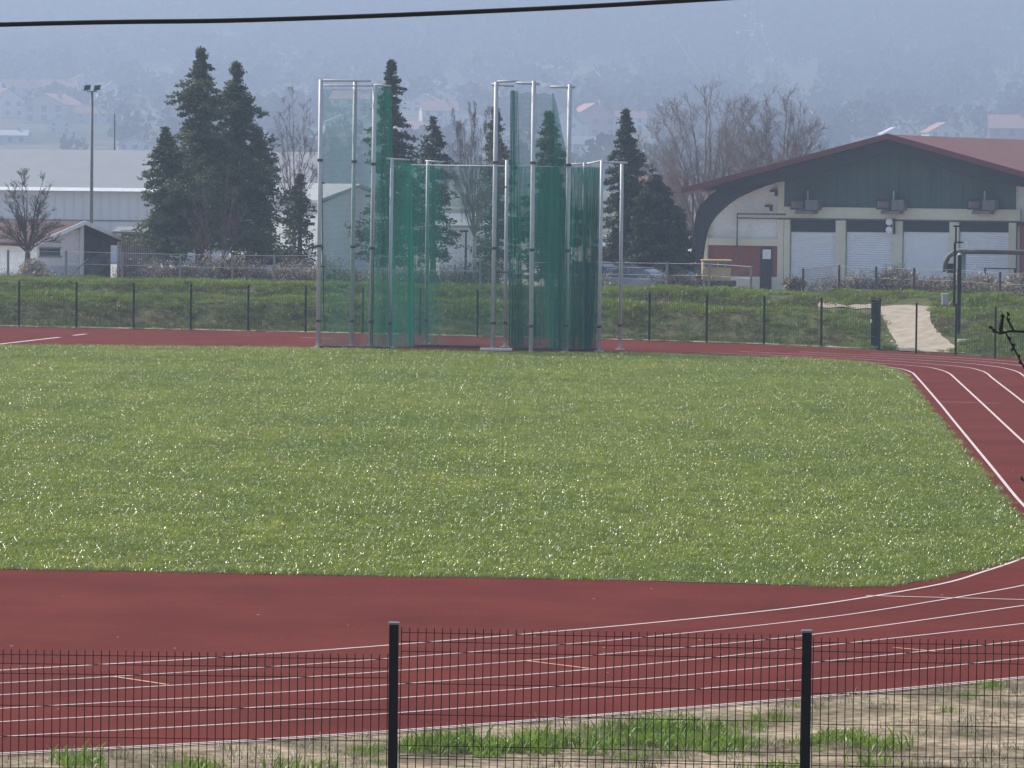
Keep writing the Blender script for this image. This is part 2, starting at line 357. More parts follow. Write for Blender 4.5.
far_lines = [
 [(1060,474),(1024,442.5),(978.4,400),(955,378.4),(950,374),(943,370.8),(930,367.6),(912,365.7),(876,363),(840,360.2),(780,357.4)],
 [(1060,432),(1020.6,400),(992.7,378.4),(988,374.2),(981,370.8),(966,367.4),(930,363.9),(894,361.3),(840,358),(780,355.6),(700,352.8)],
 [(1060,404),(1024,376.2),(1018,372.2),(1008,369),(992.7,366.3),(966,363.3),(930,360.8),(880,358),(820,355),(740,351.6)],
 [(1070,378),(1040,369.5),(1024,366.2),(1000,363.2),(975,361),(930,358.3),(870,355.4),(800,352)],
 [(1070,369),(1024,362.6),(1000,360.6),(975,358.8),(930,356.2),(870,353.4)],
]
lines = []
for i, L in enumerate(near_lines+far_lines):
    wd = .055 if i < 7 else .07
    if i == 0: wd = .07
    lines.append(line_strip('lane_line', ground_curve(L, 10), wd))
for a, b, wd, mm in [((866,596),(1040,600.5),.07,'line'),((941,402),(1000,403.6),.06,'line_orange'),((113,677),(168,685.2),.06,'line_orange'),
                     ((524,661),(590,669.2),.06,'line_orange'),((893.5,648),(936.5,652),.06,'line_orange'),((-10,345.4),(60,337.4),.20,'line'),((73.5,335.6),(86,334.2),.2,'line'),
                     ((300,337.6),(332,338.6),.1,'line'),((600,579.5),(800,584.8),.02,'line')]:
    lines.append(line_strip('track_marking', [gp(*a).xy, gp(*b).xy], wd, .010, M[mm]))
for o in lines: o['kind'] = 'structure'
# concrete edging strip between the track and the bare earth
edge = line_strip('track_kerb', [p+Vector((0.0,-.09)) for p in ground_curve(near_edge, 8)], .05, .012, M['line']); edge['kind'] = 'structure'

def drape(name, left, right, m, lift=.03, nu=6, nv=14):
    L = cr([hit(*p).xy for p in left], nv); Rr = cr([hit(*p).xy for p in right], nv); n = min(len(L), len(Rr))
    vs = []
    for i in range(n):
        for k in range(nu+1):
            p = L[i].lerp(Rr[i], k/nu); q = p+Vector((nz(p.x, p.y, .6, 4), nz(p.x, p.y, .6, 8)))*.05
            vs.append((q.x, q.y, G(q.x, q.y)+lift))
    o = npmesh(name, vs, [(i*(nu+1)+k, i*(nu+1)+k+1, (i+1)*(nu+1)+k+1, (i+1)*(nu+1)+k) for i in range(n-1) for k in range(nu)], m)
    o['kind'] = 'structure'; return o
drape('gravel_path', [(900,351.6),(897,345),(890,333),(884,322),(880,312),(878,307.8)], [(966,354),(951,345),(938,333),(931,322),(931,312),(936,307.8)], M['gravel'], .035)
# level path along the terrace of the bank
def band(name, x0, x1, f0, f1, m, lift=.03):
    vs = []; n = int((x1-x0)/.35)
    for i in range(n+1):
        x = x0+(x1-x0)*i/n
        for k in range(5):
            y = f0(x)+(f1(x)-f0(x))*k/4+.12*nz(x, k, .8, 3); vs.append((x, y, G(x, y)+lift))
    o = npmesh(name, vs, [(i*5+k, (i+1)*5+k, (i+1)*5+k+1, i*5+k+1) for i in range(n) for k in range(4)], m); o['kind'] = 'structure'; return o
drape('terrace_path', [(880,306.3),(850,306.0),(818,306.2)], [(880,310.6),(850,309.4),(818,308.0)], M['gravel'], .02, 3, 10)
band('dry_verge', -28, 13.5, lambda x: E(x)+.02, lambda x: E(x)+1.5, M['soil'], .012)

# ------------------------------------------------------------------ grass (geometry-node instances of small patches)
rng = np.random.default_rng(7)
SRC = bpy.data.collections.new('grass_sources')
def blade_patch(name, size, dens, h, wd, m_list, broad=.1, lean=.5, seed=0):
    r = np.random.default_rng(seed); n = max(3, int(dens*size*size))
    x = (r.random(n)-.5)*size; y = (r.random(n)-.5)*size; a = r.random(n)*2*np.pi; hh = h*(.5+r.random(n)*.8)*(1+.35*np.sin(x*5+seed)*np.cos(y*6))
    isb = r.random(n) < broad; ww = wd*(.7+.6*r.random(n)); ww[isb] *= 1.35; hh[isb] *= .75
    ln = lean*(.3+r.random(n)); ln[isb] *= 2.2; b = r.random(n)*2*np.pi
    dx, dy = np.cos(b)*ln*hh, np.sin(b)*ln*hh
    ux, uy = np.cos(a)*ww/2, np.sin(a)*ww/2
    z0 = np.zeros(n)
    p = lambda X, Y, Z: np.stack([X, Y, Z], 1)
    v = np.stack([p(x-ux*.8, y-uy*.8, z0-.01), p(x+ux*.8, y+uy*.8, z0-.01), p(x+dx*.35+ux, y+dy*.35+uy, hh*.6), p(x+dx*.35-ux, y+dy*.35-uy, hh*.6), p(x+dx+ux*.15, y+dy+uy*.15, hh*np.where(isb, .75, 1)), p(x+dx-ux*.15, y+dy-uy*.15, hh*np.where(isb, .75, 1))], 1).reshape(-1, 3)
    base = np.arange(n)[:, None]*6
    F = np.concatenate([base+np.array([0,1,2,3]), base+np.array([3,2,4,5])])
    me = bpy.data.meshes.new(name); k = 4; mF = len(F)
    me.vertices.add(len(v)); me.vertices.foreach_set('co', v.astype(np.float32).ravel())
    me.loops.add(mF*4); me.loops.foreach_set('vertex_index', F.astype(np.int32).ravel())
    me.polygons.add(mF); me.polygons.foreach_set('loop_start', np.arange(0, mF*4, 4, dtype=np.int32)); me.polygons.foreach_set('loop_total', np.full(mF, 4, np.int32))
    for mm in m_list: me.materials.append(mm)
    if len(m_list) > 1: me.polygons.foreach_set('material_index', np.concatenate([isb, isb]).astype(np.int32))
    me.update(calc_edges=True)
    o = bpy.data.objects.new(name, me); SRC.objects.link(o); return o
def scatter(name, pts, rots, scl, idx, coll, label, cat='grass'):
    me = bpy.data.meshes.new(name); me.from_pydata([tuple(p) for p in pts], [], [])
    for nm, ty, data in (('rotz','FLOAT',rots),('scl','FLOAT',scl),('vi','INT',idx)):
        a = me.attributes.new(nm, ty, 'POINT'); a.data.foreach_set('value', np.asarray(data, np.float32 if ty=='FLOAT' else np.int32))
    o = bpy.data.objects.new(name, me); COL.objects.link(o); tag(o, label, cat, kind='stuff')
    g = bpy.data.node_groups.new(name+'_nodes', 'GeometryNodeTree')
    g.interface.new_socket('Geometry', in_out='INPUT', socket_type='NodeSocketGeometry'); g.interface.new_socket('Geometry', in_out='OUTPUT', socket_type='NodeSocketGeometry')
    gi = g.nodes.new('NodeGroupInput'); go = g.nodes.new('NodeGroupOutput'); ip = g.nodes.new('GeometryNodeInstanceOnPoints')
    ci = g.nodes.new('GeometryNodeCollectionInfo'); ci.inputs['Collection'].default_value = coll; ci.inputs['Separate Children'].default_value = True; ci.inputs['Reset Children'].default_value = True
    def na(n, t):
        x = g.nodes.new('GeometryNodeInputNamedAttribute'); x.data_type = t; x.inputs[0].default_value = n; return x.outputs[0]
    cx = g.nodes.new('ShaderNodeCombineXYZ'); er = g.nodes.new('FunctionNodeEulerToRotation')
    g.links.new(na('rotz','FLOAT'), cx.inputs[2]); g.links.new(cx.outputs[0], er.inputs[0]); g.links.new(er.outputs[0], ip.inputs['Rotation'])
    g.links.new(na('scl','FLOAT'), ip.inputs['Scale']); g.links.new(na('vi','INT'), ip.inputs['Instance Index']); ip.inputs['Pick Instance'].default_value = True
    g.links.new(gi.outputs[0], ip.inputs['Points']); g.links.new(ci.outputs[0], ip.inputs['Instance']); g.links.new(ip.outputs[0], go.inputs[0])
    md = o.modifiers.new('scatter', 'NODES'); md.node_group = g
    return o
def subcoll(name, objs):
    c = bpy.data.collections.new(name)
    for o in objs: c.objects.link(o)
    return c
LV = [1.6, .8, .4, .2]
srcs = []
for li, s in enumerate(LV):
    for k in range(4): srcs.append(blade_patch('a_patch_%d_%d' % (li, k), s, 840, .072, .0085, [M['blade'], M['leafshine']], .55, .8, li*10+k))
fc = subcoll('field_patches', srcs)
poly = np.array([(p.x, p.y) for p in field])
def inside(x, y):
    c = np.zeros(np.shape(x), bool); j = len(poly)-1
    for i in range(len(poly)):
        xi, yi = poly[i]; xj, yj = poly[j]
        cond = ((yi > y) != (yj > y)) & (x < (xj-xi)*(y-yi)/((yj-yi) if yj != yi else 1e-9)+xi); c ^= cond; j = i
    return c
cells = [(x+.8, y+.8) for x in np.arange(-30, 22, 1.6) for y in np.arange(66, 186, 1.6)]
pts = []; rots = []; idx = []
rr = random.Random(5)
for li, s in enumerate(LV):
    C = np.array(cells); h = s/2
    ins = [inside(C[:,0]+dx*h, C[:,1]+dy*h) for dx in (-1,0,1) for dy in (-1,0,1)]; al = np.all(ins, 0); an = np.any(ins, 0)
    vis = np.abs(C[:,0]) < C[:,1]*.125+1.5
    for c, a, b, v_ in zip(C, al, an, vis):
        if not v_: continue
        if a or (li == 3 and b and rr.random() < .6):
            pts.append((c[0], c[1], .006)); rots.append(rr.randrange(4)*math.pi/2); idx.append(li*4+rr.randrange(4))
    nxt = []
    for c, a, b in zip(C, al, an):
        if b and not a: nxt += [(c[0]+dx*s/4, c[1]+dy*s/4) for dx in (-1,1) for dy in (-1,1)]
    cells = nxt
scatter('infield_grass', pts, rots, [1.06+.16*nz(p[0], p[1]*.6, 2.6, 1)+.06*nz(p[0], p[1], 9, 4) for p in pts], idx, fc, 'short green grass of the infield, glinting in the sun')
# bank grass
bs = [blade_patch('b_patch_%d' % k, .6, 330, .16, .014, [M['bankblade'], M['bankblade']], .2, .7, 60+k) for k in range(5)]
bs += [blade_patch('b_patch_%d' % (k+5), .6, 380, .17, .014, [M['sunlitblade'], M['sunlitblade']], .2, .7, 160+k) for k in range(3)]
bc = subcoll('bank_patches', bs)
pts = []
pathL = [hit(*p).xy for p in [(899,352),(889,333),(883,322),(877,307)]]; pathR = [hit(*p).xy for p in [(967,354),(939,333),(932,322),(937,307)]]
def on_path(x, y):
    t = y-E(x)
    v = MR.transposed() @ Vector((x, y, G(x, y)-CAM_H)); qx, qy = 512-FPX*v.x/v.z, 384+FPX*v.y/v.z
    if 812 < qx < 884 and 305.0 < qy < 313: return True
    for (a, b), (c, d) in zip(zip(pathL, pathR), list(zip(pathL, pathR))[1:]):
        if a.y <= y <= c.y:
            k = (y-a.y)/(c.y-a.y+1e-6); l = a.x+(c.x-a.x)*k; r_ = b.x+(d.x-b.x)*k
            if l-.15 < x < r_+.15: return True
    return False
for x in np.arange(-27, 27, .42):
    for t in np.arange(.3, 33 if x > 12 else 24, .42):
        X = x+rr.uniform(-.2,.2); Y = E(x)+t+rr.uniform(-.2,.2)
        if t < 1.6 and rr.random() < .45: continue
        if nz(X, Y, 1.1, 12) < -.5: continue
        if not on_path(X, Y): pts.append((X, Y, G(X, Y)-.01))
def bank_kind(p):  # crests lighter, slopes darker: grazing sun painted by the choice of blade
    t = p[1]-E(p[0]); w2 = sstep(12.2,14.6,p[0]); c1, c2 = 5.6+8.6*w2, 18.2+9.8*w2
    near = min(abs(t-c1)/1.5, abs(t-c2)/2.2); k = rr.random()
    sunlit = k < (1.15-near*.9) or (p[0] > 13 and k < .45)
    return 5+rr.randrange(3) if sunlit else rr.randrange(5)
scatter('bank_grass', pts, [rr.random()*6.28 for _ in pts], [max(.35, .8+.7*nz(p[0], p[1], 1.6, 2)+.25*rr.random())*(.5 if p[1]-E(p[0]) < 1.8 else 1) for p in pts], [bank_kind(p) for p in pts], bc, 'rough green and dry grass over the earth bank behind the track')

# weeds on the bare earth in front of the track
KX = [p.x for p in ground_curve(near_edge, 4)]; KY = [p.y for p in ground_curve(near_edge, 4)]
off_track = lambda p: p[1] < np.interp(p[0], KX, KY)-.25
ws = [blade_patch('c_tuft_%d' % k, .34, 400, .092, .013, [M['weed'], M['weed']], .35, .75, 90+k) for k in range(5)]
wc = subcoll('weed_tufts', ws)
pts = []
def cluster(x0, y0, x1, y1, thick, n):
    for _ in range(n):
        k = rr.random(); px = x0+(x1-x0)*k; py = y0+(y1-y0)*k+rr.gauss(0, thick)
        p = gp(px, py)
        pts.append((p.x, p.y, G(p.x, p.y)))
cluster(335,756,455,746,3,30); cluster(400,745,545,745,5,60); cluster(520,742,700,734,6,110); cluster(640,740,760,742,5,70); cluster(812,735,868,732,4,24)
cluster(700,738,900,746,4,26); cluster(70,762,90,760,3,8); cluster(125,748,135,744,2,3); cluster(745,720,1010,700,9,16); cluster(930,690,1000,686,2,8); cluster(0,770,330,768,7,16); cluster(700,760,1024,755,12,14)
pts = [p for p in pts if off_track(p)]
pts = [p for p in pts if nz(p[0], p[1], .45, 31) > -.12 or rr.random() < .25]
sc_ = [max(.35, rr.gauss(.85, .28)) for _ in pts]
scatter('weeds', pts, [rr.random()*6.28 for _ in pts], [s*(.55+.9*max(0,min(1,.5+1.6*nz(pts[i][0], pts[i][1], .9, 3))))*(.6 if i > 330 else 1) for i, s in enumerate(sc_)], [rr.randrange(5) for _ in pts], wc, 'bright green weeds growing on bare earth behind the near fence', 'weeds')
ds = [blade_patch('d_tuft_%d' % k, .3, 160, .09, .010, [M['dryleaf'], M['bankblade']], .4, .9, 120+k) for k in range(4)]
dc = subcoll('dry_tufts', ds); pts = []
for _ in range(1500):
    p = gp(rr.uniform(-20,1050), rr.uniform(682,775))
    u = (p.x+7)/14
    if off_track(p) and nz(p.x, p.y, 1.5, 7) > -.05: pts.append((p.x, p.y, G(p.x, p.y)))
scatter('dry_stubble', pts, [rr.random()*6.28 for _ in pts], [rr.uniform(.3, 1) for _ in pts], [rr.randrange(4) for _ in pts], dc, 'thin dry stubble and twigs on the bare earth', 'stubble')

# ------------------------------------------------------------------ welded mesh fences
def wire_panel(width, height, sp, wr, rows, spike=.03, n=4):
    mb = MB(); k = int(round(width/sp))
    fold = [(r, .0) for r in rows]
    # vertical wires follow the V folds
    ks = [(height, 0), (height-.085, 0), (height-.115, -.028), (height-.145, 0), (height*.5+.05, 0), (height*.5, -.028), (height*.5-.05, 0), (.12, 0), (.09, -.028), (.06, 0), (.0, 0)]
    for i in range(k+1):
        x = (i/k-.5)*width
        mb.tube([(x, y, z) for z, y in ks], wr, n, cap=False)
    for z, y in rows: mb.tube([(-width/2, y-.004, z), (width/2, y-.004, z)], wr*.8, n, cap=False)
    return mb
FY = 28.1
H = 1.56
rows = [(H-.03,0),(H-.085,0),(H-.145,0),(H-.34,0),(H-.53,0),(H-.72,0),(H-.80,0),(H*.5,-.028),(.6,0),(.4,0),(.2,0),(.12,0),(.06,0)]
fr = empty('mesh_fence', (0, FY, 2.3), 0, 'black welded wire mesh fence in front of the track, nearest the viewer', 'fence')
wp = wire_panel(2.44, H, .05, .0028, rows).build('wire_panel', M['black_steel'], fr)
pm = MB(); pm.box(-.029,.029,-.02,.02, 0, 1.62)
post0 = pm.build('post', M['black_steel'], fr, bevel=.004)
cp = MB(); cp.box(-.033,.033,-.024,.024, 1.62, 1.635); cap0 = cp.build('post_cap', M['cap'], post0, bevel=.004)
fence_px = [(-432,650,None),(-19,646,650),(394,622,627.5),(807,630,636),(1220,634,640)]
first = True
for i, (px, ty, ny) in enumerate(fence_px):
    top = at(px, ty, FY); po = post0 if first else clone(post0, fr)
    po.location = (top.x, 0, top.z-1.635-2.3)
    # wire panel to the right of this post
    tp = at(px+206, {0: 646.5, 1: 651.5, 2: 631, 3: 640, 4: 646}[i], FY)
    pa = wp if first else clone(wp, fr)
    pa.location = (tp.x, -.01, tp.z-H-2.3); pa.rotation_euler = (0, R({0:.3,1:.1,2:.5,3:.2,4:.3}[i])*1.0, 0)
    first = False

# far fence along the outside of the track
ff = empty('mesh_fence', (0, 190, 0), 0, 'dark green mesh fence running along the foot of the grassy bank', 'fence')
fp = MB(); fp.box(-.035,.035,-.03,.03, 0, 1.9); fpost = fp.build('post', M['green_steel'], ff)
fcap = MB().box(-.04,.04,-.035,.035,1.9,1.92).build('post_cap', M['black_steel'], fpost)
fw = MB()
for i in range(24): x = -1.2+2.4*(i+.5)/24; fw.tube([(x,0,.05),(x,0,1.85)], .0042, 3, cap=False)
for z in (.1,.5,.9,1.3,1.8): fw.tube([(-1.2,0,z),(1.2,0,z)], .0042, 3, cap=False)
fpan = fw.build('wire_panel', M['green_steel'], ff)
px_list = [19-57.3*2+57.3*i for i in range(18)]
def edge_pt(px, off=.35):
    y = 330
    for _ in range(30):
        x = (px-512)/FPX*E(0); 
    Y = E(0)
    for _ in range(20):
        X = at(px, 335, Y).x; Y = E(X)+off
    return Vector((X, Y, G(X, Y)))
pp = [edge_pt(px) for px in px_list if px < 872]
pp.append(edge_pt(878, .3))
g_right = [gp(916,353.6), gp(955.5,355.0), gp(995,358.3), gp(1040,363), gp(1090,370)]
frst = True
for q in pp+g_right:
    po = fpost if frst else clone(fpost, ff); po.location = (q.x, q.y-190, max(0, q.z)-.02); frst = False
frst = True
for a, b in list(zip(pp, pp[1:]))+list(zip(g_right[1:], g_right[2:])):
    d = b-a; c = (a+b)/2; pa = fpan if frst else clone(fpan, ff); frst = False
    pa.location = (c.x, c.y-190, c.z); pa.rotation_euler = (0, 0, math.atan2(d.y, d.x)); pa.scale = (d.xy.length/2.4, 1, 1)
# the open gate leaf, seen almost edge on
ga = gp(879.5,350.8); gb = gp(865.5,347.8)+Vector((0,2.3,0)); 
gt = empty('gate', ga, math.atan2(gb.y-ga.y, gb.x-ga.x), 'dark green mesh gate standing open beside the gravel path', 'gate'); L = 2.3
m_ = MB(); m_.box(0,.06,-.03,.03,0.05,1.95); m_.box(L-.06,L,-.03,.03,.12,1.95); m_.box(0,L,-.02,.02,.1,.15); m_.box(0,L,-.02,.02,1.9,1.95); m_.build('frame', M['green_steel'], gt)
m_ = MB()
for i in range(46): m_.box(.06+i*.05-.003, .06+i*.05+.003, -.014, .014, .12, 1.98)
for z in (.5,.9,1.3,1.7): m_.box(.04, L-.04, -.006, .006, z, z+.02)
m_.build('wire_panel', M['green_steel'], gt)
MB().box(L-.2,L-.02,-.05,.05,1.0,1.12).build('latch', M['alu'], gt)

# concrete post and chain link fence behind the bank
def chain_run(label, pxs, m, top_of, strut):
    first_p = hit_t(pxs[0]); root = empty('chain_link_fence', (first_p.x, first_p.y, first_p.z), 0, label, 'fence')
    P = [hit_t(px) for px in pxs]
    for q in P: 
        z = top_of
        MB().box(q.x-first_p.x-.05, q.x-first_p.x+.05, q.y-first_p.y-.05, q.y-first_p.y+.05, q.z-first_p.z-.2, q.z-first_p.z+z).build('post', m, root)
    mb = MB()
    for a, b in zip(P, P[1:]):
        d = b-a; n = int(d.xy.length/.14)
        for k in range(n+1):
            for s in (1, -1):
                k2 = k+s*12
                if 0 <= k2 <= n:
                    p = a+d*(k/n)-first_p; q = a+d*(k2/n)-first_p
                    mb.tube([(p.x, p.y, p.z), (q.x, q.y, q.z+top_of-.05)], .004, 3, cap=False)
        p, q = a-first_p, b-first_p
        for z in (top_of-.05, top_of*.55, .1): mb.tube([(p.x,p.y,p.z+z),(q.x,q.y,q.z+z)], .009, 3, cap=False)
    mb.build('wire_mesh', M['alu'] if m is M['concrete'] else M['ac'], root)
    for px in strut:
        q = hit_t(px)-first_p
        MB().tube([(q.x,q.y-.03,q.z+.95),(q.x-1.0,q.y-.25,q.z-.1)], .035, 5).build('strut', m, root)
    return root
def hit_t(px):
    Y = 210
    for _ in range(20):
        X = at(px, 283, Y).x; w2 = sstep(12.2,14.6,X); Y = E(X)+19.6+10*w2
    return Vector((X, Y, G(X, Y)))
chain_run('pale chain link fence on concrete posts along the left of the bank top', [-50,8,66,122,180,232,274,325,378,428,480], M['concrete'], 1.35, (88,425))
chain_run('chain link fence on pale posts between the net cage and the hall', [530,580,622,667,709,751], M['concrete'], 1.25, (668,))
chain_run('dark chain link fence in front of the hall shutters', [803,839,876,914,958,1000,1045], M['pipe'], 1.15, (908,))

# ------------------------------------------------------------------ hammer cage
cage_c = gp(460, 349)
cage = empty('hammer_cage', cage_c, 0, 'tall hammer throwing cage of pale poles and green nets', 'cage')
def P3(px, pyb): return gp(px, pyb)
poles = dict(A=(318,347.7,321,79.5),B=(351.6,347.7,355.3,81.5),C=(370.4,348,375,85),D=(389.3,347.7,392,158.8),E=(426,344,427.9,160.7),
             F=(492.7,349.9,496.4,82),G=(505,347.2,507,160),H=(530.8,353.2,534,81),I=(565.6,352.6,570,84.4),J=(583.3,347.7,584.5,162.6),K=(598.8,351.5,602,160.7),L=(620,349.8,622,161.8))
PB = {}; PT = {}
for k, (bx, by, tx, ty) in poles.items():
    b = gp(bx, by); t = at(tx, ty, b.y); PB[k] = b; PT[k] = t
    tall = k in 'ABCFHI'; r = .081 if tall else .066
    po = MB().tube([b-cage_c+Vector((0,0,.008)), t-cage_c], r, 10).build('pole', M['alu'], cage, smooth=True)
    for fz in ((.1, .38, .70) if tall else (.13,)):
        q = b.lerp(t, fz)-cage_c; MB().tube([q-Vector((0,0,.05)), q+Vector((0,0,.05))], r*1.35, 10).build('clamp', M['clamp'], po)
    fb = b-cage_c; MB().box(fb.x-.17,fb.x+.17,fb.y-.17,fb.y+.17,.006,.03).build('foot_plate', M['alu'], po)
def bar(a, b, r=.04, name='crossbar', m='alu'): MB().tube([a-cage_c, b-cage_c], r, 8).build(name, M[m], cage, smooth=True)
Yc = lambda k: PB[k].y
bar(at(320,80.5,Yc('A')), at(371,81,Yc('B')), .04); bar(at(323,85.5,Yc('A')+.1), at(375,86,Yc('C')+.1), .03); bar(at(372,85,Yc('C')), at(391,86,Yc('C')), .04)
bar(at(386,158.6,Yc('D')), at(410,160,Yc('D')), .035); bar(at(425,161,Yc('E')), at(443,162.3,Yc('E')), .04)
bar(at(491,84.5,Yc('F')), at(514,86,Yc('F')), .04); bar(at(497,81.8,Yc('F')-.1), at(518,81.0,Yc('F')-.1), .04); bar(at(516,83,Yc('H')), at(540,84,Yc('H')), .045)
bar(at(550,87,Yc('I')), at(575,87,Yc('I')), .045); bar(at(570,164.5,Yc('J')), at(590,163.5,Yc('J')), .035); bar(at(603,162,Yc('K')), at(627,163,Yc('L')), .04)
bar(at(603,160.5,Yc('K')), at(587,163.5,Yc('J')), .03)
bar(at(411,165,177.6), at(600,167,175), .018, 'suspension_cable')
for yy in (187,272): bar(at(495,yy,Yc('F')), at(507,yy,Yc('G')), .03, 'brace', 'clamp')
for yy in (183,266.5): bar(at(320,yy,Yc('A')), at(325,yy,Yc('A')), .03, 'brace', 'rust')
bar(at(320.5,90,Yc('A')+.12), at(324,330,Yc('A')+.12), .022, 'hoist_rope', 'clamp')
bp = [gp(480,350.8), gp(512,351.8)]
MB().box(bp[0].x-cage_c.x, bp[1].x-cage_c.x, -1.7+bp[0].y-cage_c.y+1.6, bp[0].y-cage_c.y+.25, .02, .10).build('base_beam', M['plastic'], cage)
NM = {c: net_mat('net_%d' % int(c*100), c) for c in (.18,.22,.30,.42,.55,.75)}
def net(top, bot, cov, amp=.12, wl=.9, seed=0, sag=0, name='net', pool=0):
    """top, bot: lists of (px,py,Y) left to right; sheet hangs between with soft vertical folds"""
    n = 60; mrows = 16
    def samp(L, u):
        k = u*(len(L)-1); i = min(int(k), len(L)-2); f = k-i; a, b = L[i], L[i+1]
        return at(a[0]+(b[0]-a[0])*f, a[1]+(b[1]-a[1])*f, a[2]+(b[2]-a[2])*f)
    vs = []; uv = []
    for j in range(mrows+1):
        v = j/mrows
        for i in range(n+1):
            u = i/n; a = samp(top, u); b = samp(bot, u); p = a.lerp(b, v)
            ph = a.x*2*math.pi/wl+seed+.8*math.sin(v*2+seed)
            p.y += amp*math.sin(ph)*(.4+.6*v)+amp*.5*math.sin(ph*2.3+1); p.x += amp*.45*math.cos(ph*1.0)*(.3+.7*v)
            if j == 0: p.z -= sag*abs(math.sin(u*math.pi*5))
            vs.append(p-cage_c); uv.append((a.x*1.15, p.z))
    F = [(j*(n+1)+i, j*(n+1)+i+1, (j+1)*(n+1)+i+1, (j+1)*(n+1)+i) for j in range(mrows) for i in range(n)]
    o = npmesh(name, vs, F, NM[cov], cage); L = o.data.uv_layers.new(name='uv')
    L.data.foreach_set('uv', np.array([uv[i] for f in F for i in f], np.float32).ravel())
    return o
yA, yC, yF, yH, yI, yJ, yK = Yc('A'), Yc('C'), Yc('F'), Yc('H'), Yc('I'), Yc('J'), Yc('K')
net([(322,89,yA),(372,89,yC)], [(319,347.5,yA),(371,348,yC)], .30, .05, 2.2, 1)
net([(374,87,yC),(391,88,yC+.5)], [(370,348,yC),(391,348,yC+.5)], .42, .10, .5, 2)
net([(377,88,yC+.3),(391,88,yC+.8)], [(372,347.6,yC+.3),(396,347.6,yC+.8)], .42, .10, .45, 3)
net([(391,163,yC+1),(413,165,177)], [(390,347.6,yC+1),(414,346.6,177)], .42, .10, .7, 4)
net([(407,164,177),(412,165,177.2)], [(409,346.6,177),(414,346.6,177.2)], .75, .08, .2, 5)
net([(392,160,yC+1.2),(444,166,177.4)], [(390,347.3,yC+1.2),(440,346.2,177.4)], .42, .10, .8, 6)
net([(412,165.5,177.6),(600,167,175.4)], [(412,346,177.6),(600,348,175.4)], .30, .05, 2.5, 7)
net([(510.5,90,yF+.2),(515.5,91,yF+.3)], [(508,346,yF+.2),(515,348,yF+.3)], .75, .10, .16, 8)
net([(512,90,yF+.3),(518,91,yF+.4)], [(512,348,yF+.3),(524,348,yF+.4)], .55, .10, .25, 9)
net([(513,91,yF+.4),(553,93,yH+.6),(566,150,yH+.6)], [(514,349,yF+.4),(550,351,yH+.6),(568,351,yH+.6)], .30, .08, 1.1, 10, .06)
net([(552,93,yH+.7),(554,93,yH+.7),(566,150,yH+.7)], [(553,351,yH+.7),(560,351,yH+.7),(568,351,yH+.7)], .55, .05, .3, 11)
net([(515,166,yF+1.4),(603,167,yK+.4)], [(515,348.5,yF+1.4),(596,350.5,yK+.4)], .42, .12, .7, 12, .06)
net([(538,166,yF+1.9),(601,167,yK+.8)], [(548,348.5,yF+1.9),(594,350,yK+.8)], .42, .14, .55, 13, .06)
net([(566,167,yK+1.2),(601,167,yK+.9)], [(570,348.5,yK+1.2),(592,350,yK+.9)], .55, .12, .4, 14, .05)
net([(582,167,yK+.2),(600,167.5,yK+.3)], [(583,349.5,yK+.2),(591,350,yK+.3)], .55, .10, .3, 15, .04)
for a, b in (((320,348),(390,349)),((414,347),(480,348)),((515,350),(597,351))):
    p, q = gp(*a), gp(*b); MB().tube([(p.x-cage_c.x, p.y-cage_c.y, .06), (q.x-cage_c.x, q.y-cage_c.y, .06)], .05, 6).build('bottom_rope', M['clamp'], cage)

